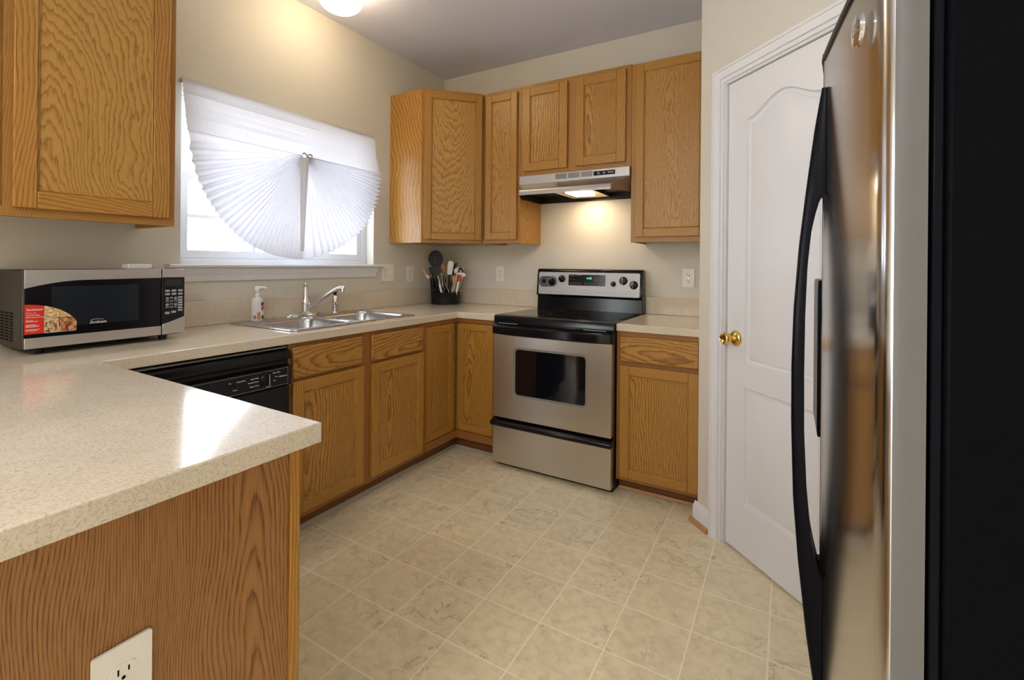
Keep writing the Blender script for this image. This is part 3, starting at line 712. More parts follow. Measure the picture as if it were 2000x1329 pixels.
f = thing('soap_dispenser', 'white pump soap bottle with a blue and red label, on the sink deck', 'soap bottle', (0.085, -1.655, ZD))
ang = math.atan2(CAM.y + 1.655, CAM.x - 0.085)   # the side that faces the room
sx_, sy_ = 1.0, 0.72
rot = Matrix.Rotation(ang + PI / 2 + R(12), 4, 'Z')
b = MB().lathe([(0, 0), (0.028, 0.001), (0.030, 0.006), (0.030, 0.085), (0.029, 0.100), (0.026, 0.112), (0.018, 0.121), (0.0125, 0.124), (0.0, 0.124)], 28, sy=0.75); b.xf(rot)
m_bot = plain('milky bottle plastic', (0.72, 0.69, 0.68), 0.25)
bo = b.build('bottle', m_bot, f, sharp=50)
def patch(a0, a1, z0, z1, za=None, zb=None, rr=0.0306, n=10):
    vs = []; fs = []
    for i in range(n + 1):
        t = i / n; a = R(a0 + (a1 - a0) * t); x, y = rr * math.cos(a), rr * 0.75 * math.sin(a)
        b0 = z0 + ((za if za is not None else z0) - z0) * t; b1 = z1 + ((zb if zb is not None else z1) - z1) * t
        vs += [(x, y, b0), (x, y, b1)]
    for i in range(n): fs.append((2 * i, 2 * i + 2, 2 * i + 3, 2 * i + 1))
    m_ = MB().add(vs, fs, None, 0, True); return m_.xf(rot)
patch(-88, -8, 0.004, 0.100, rr=0.03045).build('label', m_print, bo, fixn=False)
patch(-62, -14, 0.076, 0.098, 0.084, 0.098).build('label_band', m_blue, bo, fixn=False)
patch(-60, -12, 0.050, 0.073, 0.064, 0.082).build('label_band', m_red, bo, fixn=False)
patch(-58, -14, 0.008, 0.028).build('label_band', m_blue, bo, fixn=False)
patch(-100, -66, 0.006, 0.046).build('label_band', m_amber, bo, fixn=False)
patch(-135, -108, 0.010, 0.030).build('bar_code', m_grey, bo, fixn=False)
MB().lathe([(0.0115, 0.123), (0.0125, 0.127), (0.0125, 0.140), (0.008, 0.143), (0.006, 0.146), (0.006, 0.158)], 20).build('collar', m_white, f, sharp=50)
p = MB().lathe([(0, 0.156), (0.0135, 0.157), (0.0145, 0.165), (0.0135, 0.176), (0.009, 0.180), (0.0, 0.181)], 20)
p.tube([(0.0, 0, 0.172), (0.020, 0, 0.174), (0.040, 0, 0.173), (0.044, 0, 0.168)], [0.008, 0.0065, 0.0052, 0.004], 12)
p.xf(Matrix.Rotation(R(38), 4, 'Z')); p.build('pump_head', m_white, f, sharp=50)

# ================================================================== electric range
RX0, RX1 = 0.929, 1.687
g = thing('kitchen_range', 'stainless steel and black electric range with a glass cooktop', 'range', (1.309, -0.64, 0))
def wl(root, p): return WM(root).inverted() @ Vector(p)
MB().box((RX0 + 0.004, -0.632, 0.03), (RX1 - 0.001, -0.022, 0.895)).build('body', m_blks, g, world=True, bevel=0.003)
mb = MB().box((RX0 + 0.01, -0.625, 0.0), (RX1 - 0.008, -0.05, 0.03)); mb.build('plinth', m_blks, g, world=True)
ct = MB().prism([(-0.085, 0.895), (-0.085, 0.921), (-0.640, 0.924), (-0.655, 0.921), (-0.660, 0.912), (-0.660, 0.872), (-0.640, 0.868), (-0.640, 0.895)], RX0, RX1 + 0.0005, 'yz')
ct.build('cooktop_frame', m_blk, g, world=True, bevel=0.002)
MB().box((RX0 + 0.022, -0.628, 0.9205), (RX1 - 0.022, -0.095, 0.9255)).build('cooktop_glass', m_blkg, g, world=True, bevel=0.001)
for bx_, by_, br in ((1.12, -0.47, 0.105), (1.50, -0.47, 0.085), (1.12, -0.22, 0.078), (1.50, -0.22, 0.100)):
    r = [[(bx_ + q * math.cos(2 * PI * i / 48), by_ + q * math.sin(2 * PI * i / 48), z) for i in range(48)] for q, z in ((br, 0.9256), (br, 0.9258), (br - 0.0012, 0.9258), (br - 0.0012, 0.9256))]
    MB().loops(r).build('burner_ring', plain('burner print', (0.03, 0.03, 0.033), 0.3) if 'burner print' not in bpy.data.materials else bpy.data.materials['burner print'], g, world=True)
# oven door
dx0, dx1 = RX0 + 0.006, RX1 - 0.004
ww = rrect(1.074, 1.545, 0.443, 0.739, 0.028)
od = MB().plate(rrect(dx0, dx1, 0.306, 0.812, 0.004, 2), [ww[::-1]], -0.674, -0.634, 'xz').build('oven_door', m_steelx, g, world=True, bevel=0.003)
MB().plate(rrect(1.0745, 1.5445, 0.4435, 0.7385, 0.028), [rrect(1.086, 1.533, 0.455, 0.727, 0.02)[::-1]], -0.668, -0.655, 'xz').build('window_bezel', m_grey_m, od, world=True)
MB().box((1.07, -0.662, 0.44), (1.55, -0.652, 0.742)).build('oven_window', m_blkg, od, world=True)
n = 14; outer = []; 
for i in range(n + 1):
    t = i / n; outer.append((RX0 + 0.003 + (RX1 - RX0 - 0.006) * t, -0.686 - 0.030 * (1 - (2 * t - 1) ** 4) ** 0.9))
prof = outer + [(x, y + 0.020) for x, y in outer[::-1]]
MB().prism(prof, 0.812, 0.866, 'xy').build('oven_handle', m_blk, g, world=True, bevel=0.007, seg=3)
MB().box((RX0 + 0.004, -0.668, 0.809), (RX1 - 0.002, -0.634, 0.866)).build('door_top_trim', m_blk, g, world=True, bevel=0.002)
for a, b_ in ((0.965, 1.095), (1.515, 1.645)): MB().box((a, -0.6618, 0.874), (b_, -0.6595, 0.879)).build('vent_trim', m_grey_m, g, world=True)
# storage drawer
MB().box((dx0, -0.674, 0.028), (dx1, -0.634, 0.252)).build('storage_drawer', m_steelx, g, world=True, bevel=0.003)
hp = [(-0.634, 0.296), (-0.655, 0.296), (-0.668, 0.290), (-0.690, 0.284), (-0.697, 0.276), (-0.697, 0.262), (-0.690, 0.254), (-0.634, 0.254)]
MB().prism(hp, RX0 - 0.001, RX1 + 0.0, 'yz').build('drawer_handle', m_blk, g, world=True, bevel=0.004)
# backguard
bgp = [(-0.088, 0.915), (-0.082, 1.012), (-0.100, 1.020), (-0.101, 1.030), (-0.088, 1.186), (-0.078, 1.203), (-0.060, 1.207), (-0.023, 1.200), (-0.023, 0.915)]
MB().prism(bgp, RX0 + 0.006, RX1 + 0.003, 'yz').build('backguard', m_blk, g, world=True, bevel=0.003)
Y0, Z0, Y1, Z1 = -0.1013, 1.027, -0.0885, 1.184
def BG(z, d=0.0): return Y0 + (Y1 - Y0) * (z - Z0) / (Z1 - Z0) - d
sl = math.degrees(math.atan2(Y1 - Y0, Z1 - Z0))
fa = rrect(RX0 + 0.022, RX1 - 0.012, Z0, Z1 - 0.001, 0.010, 4)
k = MB().plate(fa, [], 0.0, -0.004, 'xz'); k.v = [(x, BG(z) + y, z) for x, y, z in k.v]
fas = k.build('control_fascia', m_fasc, g, world=True, bevel=0.0015)
def slant(mb): mb.v = [(x, BG(z) + y, z) for x, y, z in mb.v]; return mb
slant(MB().box((RX0 + 0.024, -0.0046, 1.046), (RX1 - 0.014, -0.0040, 1.0475))).build('fascia_groove', m_grey_m, fas, world=True)
slant(MB().plate(rrect(RX0 + 0.0225, 1.092, 1.079, 1.153, 0.036, 8), [], -0.0042, -0.0055, 'xz')).build('knob_surround', plain('slate plastic', (0.05, 0.06, 0.075), 0.35), fas, world=True)
slant(MB().box((0.980, -0.008, 1.106), (1.005, -0.005, 1.130))).build('rocker_switch', m_blk, fas, world=True, bevel=0.001)
def knob(x, z, r, ring=False):
    kk = MB().lathe([(0, -0.003), (r, -0.003), (r, -0.008), (r * 0.82, -0.011), (r * 0.78, -0.019), (0, -0.020)], 24, 'y', (x, BG(z), z))
    kk.box((x - r * 0.14, BG(z) - 0.026, z - r * 0.95), (x + r * 0.14, BG(z) - 0.010, z + r * 0.95))
    for i in range(10):
        a = R(180 * i / 9 if not ring else 36 * i); q = r * 0.98
        kk.box((x + q * math.cos(a) - .0018, BG(z) - .010, z + q * math.sin(a) - .0018), (x + q * math.cos(a) + .0018, BG(z) - .003, z + q * math.sin(a) + .0018))
    o = kk.build('control_knob', m_blk, g, world=True, bevel=0.0008)
    MB().box((x - 0.001, BG(z) - 0.0266, z + r * 0.35), (x + 0.001, BG(z) - 0.0259, z + r * 0.9)).build('pointer', m_print, o, world=True)
    if ring:
        q = [[(x + a * math.cos(t), BG(z + a * math.sin(t)) - y, z + a * math.sin(t)) for t in [2 * PI * i / 32 for i in range(32)]] for a, y in ((r * 1.18, .0052), (r * 1.18, .0064), (r * 1.02, .0064), (r * 1.02, .0052))]
        MB().loops(q).build('dial_ring', m_grey, o, world=True)
knob(1.055, 1.114, 0.027, True); knob(1.130, 1.137, 0.024); knob(1.500, 1.110, 0.017); knob(1.567, 1.133, 0.027); knob(1.636, 1.107, 0.027)
pn = slant(MB().plate(rrect(1.181, 1.445, 1.094, 1.168, 0.003, 2), [], -0.0042, -0.0056, 'xz')).build('display_panel', m_blk, fas, world=True)
def bgtext(s_, x, z, size, m_, **kw):
    p = wl(g, (x, BG(z) - 0.0058, z)); return text(s_, pn, p, size, m_, (90 - sl, 0, 0), **kw)
bgtext('4:58', 1.330, 1.144, 0.021, m_led, name='clock_digits')
def pad(x, z, w_, h_): slant(tick_ := MB().plate(rrect(x - w_ / 2, x + w_ / 2, z - h_ / 2, z + h_ / 2, min(w_, h_) * 0.45, 4), [rrect(x - w_ / 2 + .001, x + w_ / 2 - .001, z - h_ / 2 + .001, z + h_ / 2 - .001, min(w_, h_) * 0.36, 4)[::-1]], -0.0056, -0.0060, 'xz')); return tick_
allp = MB()
def join(a, b_, nm='touch_pad'): b_.build(nm, m_grey, pn, world=True)
for i in range(5): join(allp, pad(1.194 + 0.0185 * i, 1.108, 0.013, 0.015))
for i in range(5): join(allp, pad(1.307 + 0.020 * i, 1.107, 0.013, 0.015))
join(allp, pad(1.410, 1.108, 0.019, 0.022)); join(allp, pad(1.431, 1.110, 0.012, 0.018))
join(allp, pad(1.371, 1.144, 0.012, 0.013)); join(allp, pad(1.389, 1.144, 0.012, 0.013)); join(allp, pad(1.431, 1.157, 0.010, 0.009))
join(allp, pad(1.371, 1.129, 0.012, 0.010)); join(allp, pad(1.389, 1.129, 0.012, 0.010))
for x0, x1, z in ((1.186, 1.225, 1.160), (1.238, 1.280, 1.164), (1.402, 1.420, 1.146), (1.402, 1.420, 1.133), (1.188, 1.200, 1.137), (1.215, 1.226, 1.133)):
    join(allp, nm='printed_line', b_=slant(MB().box((x0, -0.0060, z - 0.0014), (x1, -0.0056, z + 0.0014))))
# oval maker's badge
ov = slant(MB().plate(ell(1.312, 1.067, 0.039, 0.0135), [], -0.0042, -0.0075, 'xz')).build('badge', plain('pale badge metal', (0.55, 0.55, 0.56), 0.3), fas, world=True, bevel=0.002)
text('Whirlpool', ov, wl(g, (1.312, BG(1.067) - 0.0078, 1.066)), 0.0125, m_grey_m, (90 - sl, 0, 0), shear=0.25)

# ================================================================== range hood
h = thing('range_hood', 'stainless under-cabinet range hood with its lamp on', 'range hood', (1.294, -0.33, 1.68))
HX0, HX1 = 0.9155, 1.672; LX0, LX1, LY = 0.992, 1.603, -0.472
T = 0.006
def sect(x0, x1, y, z): return [(x0, y, z), (x1, y, z)]
# outer shell: plan narrows towards the lip
rows = [((HX0, HX1), -0.336, 1.8305), ((HX0, HX1), -0.336, 1.772), ((LX0, LX1), LY, 1.712), ((LX0, LX1), LY - 0.004, 1.704), ((LX0, LX1), LY - 0.004, 1.679)]
vs = []; fs = []
for (a, b_), y, z in rows: vs += [(a, y, z), (b_, y, z)]
for i in range(4): fs.append((2 * i, 2 * i + 1, 2 * i + 3, 2 * i + 2))
k = len(vs)
vs += [(HX0, -0.002, 1.8305), (HX1, -0.002, 1.8305), (HX0, -0.002, 1.679), (HX1, -0.002, 1.679), (HX0, -0.300, 1.679), (HX1, -0.300, 1.679), (HX0, -0.300, 1.725), (HX1, -0.300, 1.725), (HX0, -0.336, 1.772), (HX1, -0.336, 1.772)]
fs += [(0, 1, k + 1, k), (k, 0, 2, k + 6, k + 4, k + 2), (k + 1, k + 3, k + 5, k + 7, 3, 1), (2, 4, 6, 8, k + 4, k + 6), (3, k + 7, k + 5, 9, 7, 5)]
sh = MB().add(vs, fs)
# inner skin: one metal thickness
vs2 = [(x + (T if x < 1.2 else -T), y + (T if y < -0.2 else 0), z - (T if z > 1.70 else -0.0)) for x, y, z in vs]
m_hood = steel('brushed hood steel', (0.46, 0.445, 0.43), 0.36, 'x')
sho = sh.build('hood_shell', m_hood, h, world=True, bevel=0.0025)
iz = 1.724
ins = MB().add([(HX0 + .01, -0.30, iz), (HX1 - .01, -0.30, iz), (HX1 - .01, -0.004, iz), (HX0 + .01, -0.004, iz), (LX0 + .008, LY + .008, 1.712), (LX1 - .008, LY + .008, 1.712),
               (HX0 + .006, -0.297, 1.680), (HX1 - .006, -0.297, 1.680), (LX0 + .006, LY + .003, 1.680), (LX1 - .006, LY + .003, 1.680), (HX0 + .006, -0.004, 1.680), (HX1 - .006, -0.004, 1.680)],
              [(0, 1, 2, 3), (4, 5, 1, 0), (4, 8, 9, 5), (4, 0, 6, 8), (5, 9, 7, 1), (0, 3, 10, 6), (1, 7, 11, 2), (3, 2, 11, 10)])
m_in = plain('dark hood lining', (0.03, 0.02, 0.015), 0.35, 0.5)
ins.build('hood_lining', m_in, h, world=True, fixn=False)
vt = MB()
for x0, x1 in ((1.186, 1.265), (1.275, 1.352), (1.362, 1.438)):
    for i in range(6): vt.box((x0, -0.3372, 1.7905 + i * 0.0056), (x1, -0.3355, 1.7930 + i * 0.0056))
vt.build('vent_slots', m_void, sho, world=True)
sp = MB().plate(rrect(1.446, 1.583, 1.7900, 1.8165, 0.002, 2), [], -0.3362, -0.3385, 'xz').build('switch_panel', m_blk, sho, world=True)
sk = MB()
for x in (1.470, 1.505): sk.box((x, -0.3398, 1.797), (x + 0.016, -0.3384, 1.809))
sk.build('rocker_switch', m_grey, sp, world=True, bevel=0.0008)
text('BROAN', sp, wl(h, (1.556, -0.3387, 1.8035)), 0.0105, m_print, (90, 0, 0))
fm = MB()
fx0, fx1, fy0, fy1, fz_ = 1.190, 1.450, -0.41, -0.05, 1.697
fm.box((fx0, fy0, fz_), (fx0 + 0.014, fy1, fz_ + 0.010)).box((fx1 - 0.014, fy0, fz_), (fx1, fy1, fz_ + 0.010)).box((fx0, fy0, fz_), (fx1, fy0 + 0.012, fz_ + 0.010)).box((fx0, fy1 - 0.012, fz_), (fx1, fy1, fz_ + 0.010))
fo = fm.build('filter_frame', plain('bright aluminium', (0.7, 0.6, 0.5), 0.3, 0.9), h, world=True, bevel=0.002)
MB().box((fx0 + 0.01, fy0 + 0.01, fz_ + 0.003), (fx1 - 0.01, fy1 - 0.01, fz_ + 0.008)).build('filter_mesh', m_filter, fo, world=True)
MB().prism(rrect(1.262, 1.400, -0.36, -0.17, 0.014, 4), 1.690, 1.7029, 'xy').build('lamp_lens', m_lens, h, world=True, bevel=0.003)
l = bpy.data.lights.new('hood_lamp', 'AREA'); l.shape = 'RECTANGLE'; l.size = 0.12; l.size_y = 0.12; l.energy = 1.05; l.color = (1.0, 0.74, 0.46)
o = bpy.data.objects.new('hood_lamp', l); COL.objects.link(o); o.location = wl(h, (1.333, -0.14, 1.688)); o.parent = h

# ================================================================== dishwasher
d = thing('dishwasher', 'black built-in dishwasher below the worktop, left of the sink base', 'dishwasher', (0.62, -2.142, 0.0))
DY0, DY1 = -2.444, -1.8425
MB().box((0.06, DY0, 0.10), (0.600, DY1, 0.868)).build('tub', m_void, d, world=True)
MB().box((0.55, DY0 + 0.01, 0.0), (0.570, DY1 - 0.01, 0.10)).build('kick_plate', m_blks, d, world=True)
MB().box((0.600, DY0 + 0.02, 0.8655), (0.615, DY1 - 0.006, 0.8715)).build('mounting_rail', m_grey_m, d, world=True)
MB().box((0.601, DY0 + 0.002, 0.105), (0.634, DY1 - 0.002, 0.708)).build('door', m_blk, d, world=True, bevel=0.004)
cp = [(0.601, 0.712), (0.642, 0.712), (0.641, 0.790), (0.634, 0.794), (0.620, 0.800), (0.620, 0.816), (0.640, 0.822), (0.643, 0.832), (0.640, 0.851), (0.632, 0.859), (0.601, 0.861)]
co = MB().prism(cp, DY0 + 0.002, DY1 - 0.002, 'xz').build('console', m_blk, d, world=True, bevel=0.002)
MB().plate(rrect(DY0 + 0.02, DY1 - 0.016, 0.717, 0.787, 0.004, 2), [rrect(DY0 + 0.0215, DY1 - 0.0175, 0.7185, 0.7855, 0.003, 2)[::-1]], 0.6418, 0.6424, 'yz').build('panel_outline', m_grey, co, world=True)
ky, kz2 = -1.956, 0.7535
kn = MB().lathe([(0, 0.6415), (0.029, 0.6415), (0.029, 0.645), (0.026, 0.648), (0.024, 0.654), (0, 0.655)], 32, 'x', (0, ky, kz2))
kk = MB().box((-0.004, -0.0235, 0), (0.004, 0.0235, 0)) ; 
kn.box((0.653, ky - 0.0045, kz2 - 0.023), (0.664, ky + 0.0045, kz2 + 0.023))
ko = kn.build('timer_knob', m_blks, d, world=True, bevel=0.001)
MB().box((0.6638, ky - 0.0008, kz2 - 0.020), (0.6646, ky + 0.0008, kz2 + 0.022)).build('pointer', m_print, ko, world=True)
def dt(s_, y, z, size, m_=m_print, **kw): return text(s_, co, wl(d, (0.6426, y, z)), size, m_, (90, 0, 90), **kw)
dt('Whirlpool', -1.884, 0.7535, 0.0092, shear=0.3)
for s_, y, z in (('Light Wash', -2.006, 0.766), ('Normal Wash', -2.012, 0.752), ('Heavy Wash', -2.008, 0.736), ('Rinse Only', -1.912, 0.774), ('Dry', -1.913, 0.7565), ('Off', -1.922, 0.7415), ('Options', -1.948, 0.7225)):
    dt(s_, y, z, 0.0075)
dt('Heated Dry', -2.062, 0.7665, 0.0075); dt('On', -2.105, 0.7665, 0.0075); dt('Reset', -2.085, 0.737, 0.0075)
MB().box((0.6424, -2.096, 0.744), (0.645, -2.078, 0.757)).build('push_button', m_blks, co, world=True, bevel=0.001)

# ================================================================== microwave
FX = 0.340
mw = thing('microwave_oven', 'stainless and black countertop microwave with a red food sticker', 'microwave', (0.19, -2.362, CT))
MY0, MY1, MZ0, MZ1 = -2.604, -2.122, 0.938, 1.206
m_case = plain('grey brown painted case', (0.035, 0.029, 0.022), 0.5, spec=0.12)
MB().box((0.035, MY0, MZ0), (0.318, MY1 - 0.002, MZ1 - 0.003)).build('case', m_case, mw, world=True, bevel=0.004)
for x in (0.07, 0.29):
    for y in (MY0 + 0.05, MY1 - 0.06):
        MB().lathe([(0, CT + 0.0006), (0.014, CT + 0.0006), (0.016, MZ0 + 0.001), (0, MZ0 + 0.001)], 16, 'z', (x, y, 0)).build('foot', m_blks, mw, world=True)
vt = MB()
for c_ in range(4):
    for r_ in range(10): vt.prism(rrect(0.208 - 0.0465 * c_, 0.240 - 0.0465 * c_, 0.961 + 0.0102 * r_, 0.9665 + 0.0102 * r_, 0.0026, 3), MY0 - 0.0012, MY0 + 0.001, 'xz')
vt.build('vent_slots', m_void, mw, world=True)
yd = -2.2065
dr_ = MB().box((0.3185, MY0 + 0.001, MZ0 + 0.004), (FX - 0.002, yd - 0.002, MZ1 - 0.001)).build('door', m_blk, mw, world=True, bevel=0.003)
top = [(MY0 + 0.002, MZ1 - 0.001), (yd - 0.003, MZ1 - 0.001), (yd - 0.003, 1.171)]
for i in range(13):
    t = i / 12; y = (yd - 0.003) + (MY0 + 0.002 - yd + 0.003) * t
    top.append((y, 1.171 - 0.004 * t - 0.024 * max(0, (t - 0.62) / 0.38) ** 1.8))
MB().prism(top[::-1], FX - 0.003, FX + 0.001, 'yz').build('door_trim', m_steelx, dr_, world=True, bevel=0.0008)
bot = [(MY0 + 0.002, MZ0 + 0.006), (yd - 0.003, MZ0 + 0.006), (yd - 0.003, 0.979)] + [((yd - 0.003) + (MY0 + 0.002 - yd + 0.003) * i / 10, 0.979 + 0.000 * i) for i in range(1, 11)]
MB().prism(bot, FX - 0.003, FX + 0.003, 'yz').build('door_trim', m_steelx, dr_, world=True, bevel=0.0012)
MB().box((FX - 0.0024, -2.535, 1.010), (FX - 0.0016, -2.283, 1.148)).build('door_window', plain('smoked window', (0.012, 0.016, 0.022), 0.12), dr_, world=True)
cpn = MB().box((0.3185, yd, MZ0 + 0.004), (FX - 0.002, MY1 - 0.001, MZ1 - 0.001)).build('control_panel', m_blk, mw, world=True, bevel=0.003)
MB().prism([(yd + 0.001, 1.172), (MY1 - 0.002, 1.172), (MY1 - 0.002, MZ1 - 0.001), (yd + 0.001, MZ1 - 0.001)], FX - 0.003, FX + 0.001, 'yz').build('panel_trim', m_steelx, cpn, world=True, bevel=0.0008)
MB().prism([(yd + 0.001, MZ0 + 0.006), (MY1 - 0.002, MZ0 + 0.006), (MY1 - 0.002, 1.011), (yd + 0.03, 0.993), (yd + 0.001, 0.985)], FX - 0.003, FX + 0.003, 'yz').build('panel_trim', m_steelx, cpn, world=True, bevel=0.0012)
MB().box((FX - 0.0021, yd + 0.010, 1.138), (FX - 0.0015, MY1 - 0.012, 1.163)).build('clock_display', m_blkg, cpn, world=True)
m_key = plain('grey keys', (0.30, 0.31, 0.34), 0.4)
def key(y, z, w_, h_, lab=None, r=0.5):
    k_ = MB().plate(rrect(y - w_ / 2, y + w_ / 2, z - h_ / 2, z + h_ / 2, min(w_, h_) * r, 5), [], FX - 0.0022, FX - 0.0006, 'yz')
    o = k_.build('key', m_key, cpn, world=True)
    if lab: text(lab, o, wl(mw, (FX - 0.0004, y, z)), h_ * 0.9, m_blk, (90, 0, 90))
    return o
num = '123456789'
for i in range(9): key(yd + 0.0195 + 0.0150 * (i % 3), 1.087 - 0.0125 * (i // 3), 0.0115, 0.0105, num[i])
key(yd + 0.0345, 1.0495, 0.0115, 0.0105, '0'); key(yd + 0.019, 1.0505, 0.013, 0.006); key(yd + 0.049, 1.0505, 0.011, 0.006)
for r_ in range(2):
    for c_ in range(3): key(yd + 0.020 + 0.0235 * c_, 1.118 - 0.0135 * r_, 0.017, 0.0085, r=0.3)
for r_ in range(6): key(yd + 0.0665, 1.090 - 0.0105 * r_, 0.017, 0.0075, r=0.15)
key(yd + 0.020, 1.029, 0.017, 0.009, r=0.2); key(yd + 0.043, 1.032, 0.017, 0.009, r=0.2)
# sticker, quarter-oval
def edge(y):
    t = (y - (MY0 + 0.002)) / 0.140; return 0.994 + 0.096 * math.sqrt(max(0.0, 1 - t ** 2.0)) * 1.0
ys = [MY0 + 0.003 + 0.0485 * i / 8 for i in range(9)]
st_ = MB().prism([(ys[0], 0.992), (ys[-1], 0.992)] + [(y, edge(y)) for y in ys[::-1]], FX - 0.0022, FX - 0.0012, 'yz').build('sticker', m_red, dr_, world=True)
f1 = spots('pasta photo print', (0.62, 0.42, 0.16), [(0.75, 0.66, 0.48), (0.45, 0.20, 0.05)], 90)
f2 = spots('pizza photo print', (0.62, 0.45, 0.25), [(0.50, 0.10, 0.04), (0.10, 0.12, 0.02), (0.7, 0.6, 0.4)], 110)
f3 = spots('roast photo print', (0.38, 0.12, 0.05), [(0.62, 0.36, 0.16), (0.16, 0.03, 0.02)], 70)
def photo(a, b_, z0, zc, m_):
    yy = [a + (b_ - a) * i / 12 for i in range(13)]
    pts = [(a, z0), (b_, z0)] + [(y, max(z0 + 0.0001, min(zc, edge(y)))) for y in yy[::-1]]
    MB().prism(pts, FX - 0.0022, FX - 0.0011, 'yz').build('sticker_photo', m_, st_, world=True)
ya = MY0 + 0.0515
MB().prism([(ya, 0.992), (ya + 0.083, 0.992)] + [(ya + 0.083 - 0.083 * i / 10, min(edge(ya + 0.083 - 0.083 * i / 10) + .0003, 1.2)) for i in range(11)], FX - 0.0022, FX - 0.0016, 'yz').build('sticker_border', m_print, st_, world=True)
photo(ya + 0.001, ya + 0.072, 1.042, 1.2, f1); photo(ya + 0.001, ya + 0.037, 0.993, 1.0405, f2); photo(ya + 0.039, ya + 0.084, 0.993, 1.0405, f3)
def mt(s_, y, z, size, m_=m_print, par=None, **kw): return text(s_, par or dr_, wl(mw, (FX - 0.0010, y, z)), size, m_, (90, 0, 90), **kw)
mt('Sunbeam', MY0 + 0.0265, 1.073, 0.0112, shear=0.35, par=st_)
for s_, z, q in (('0.9 cu. ft.', 1.0615, 0.0068), ('Countertop', 1.0545, 0.0068), ('Microwave Oven', 1.0475, 0.0066)): mt(s_, MY0 + 0.006, z, q, align='LEFT', shear=0.15, par=st_)
ln = MB()
for i, (z, L_) in enumerate(((1.037, .018), (1.0335, .030), (1.023, .024), (1.0195, .033), (1.016, .030), (1.007, .034), (1.0035, .028))): ln.box((FX - 0.0012, MY0 + 0.006, z - .0007), (FX - 0.0009, MY0 + 0.006 + L_, z + .0007))
ln.build('fine_print', m_print, st_, world=True)
mt('Sunbeam', -2.409, 1.016, 0.0135, shear=0.35)
sw = [(-2.4285 + 0.036 * i / 10, 1.0245 + 0.0028 * math.sin(PI * i / 10)) for i in range(11)]
MB().prism([(y, z) for y, z in sw] + [(y, z - 0.0008) for y, z in sw[::-1]], FX - 0.0012, FX - 0.0008, 'yz').build('logo_swoosh', m_print, dr_, world=True)
o = MB().box((0.13, -2.262, MZ1 - 0.0028), (0.19, -2.178, MZ1 + 0.018)).build('small_box', m_white, None, bevel=0.004)
tag(o, 'small flat white box lying on top of the microwave', 'box')

# ================================================================== refrigerator
XB = 2.676
fr = thing('refrigerator', 'side-by-side refrigerator with stainless doors, bowed black handles and a black side', 'refrigerator', (2.69, -1.851, 0))
MB().box((XB, -2.305, 0.03), (3.40, -1.397, 1.715)).build('cabinet', m_peb, fr, world=True, bevel=0.006)
MB().box((XB - 0.014, -2.298, 0.075), (XB, -1.404, 1.69)).build('gasket', m_hand, fr, world=True, bevel=0.003)
MB().box((XB - 0.055, -2.29, 0.005), (XB + 0.02, -1.41, 0.062)).build('kick_grille', m_blks, fr, world=True, bevel=0.004)
for y in (-2.27, -1.43):
    for x in (2.74, 3.36): MB().lathe([(0, 0.0005), (0.02, 0.0005), (0.02, 0.031), (0, 0.031)], 16, 'z', (x, y, 0)).build('foot', m_blks, fr, world=True)
half = [(0.0, 2.5610)] + [(0.02 + 0.40 * i / 10, 2.5615 + 0.02 * 0.078 + (0.40 * i / 10) * (0.082 + 0.022 * i / 10)) for i in range(11)] + [(0.436, 2.6085), (0.446, 2.6135), (0.4525, 2.6215), (0.4552, 2.631), (0.4557, 2.640)]
YSM = -1.851; XBK = 2.657
def door_poly(sgn):
    pts = [(XBK, YSM + sgn * 0.0025)]
    # rounded inner edge at the seam
    pts += [(2.575, YSM + sgn * 0.0025), (2.5645, YSM + sgn * 0.005), (2.5615, YSM + sgn * 0.011)]
    pts += [(x, YSM + sgn * (0.0 + y)) for y, x in half[1:]]
    pts += [(XBK, YSM + sgn * 0.4557)]
    return pts
ZT = 1.704
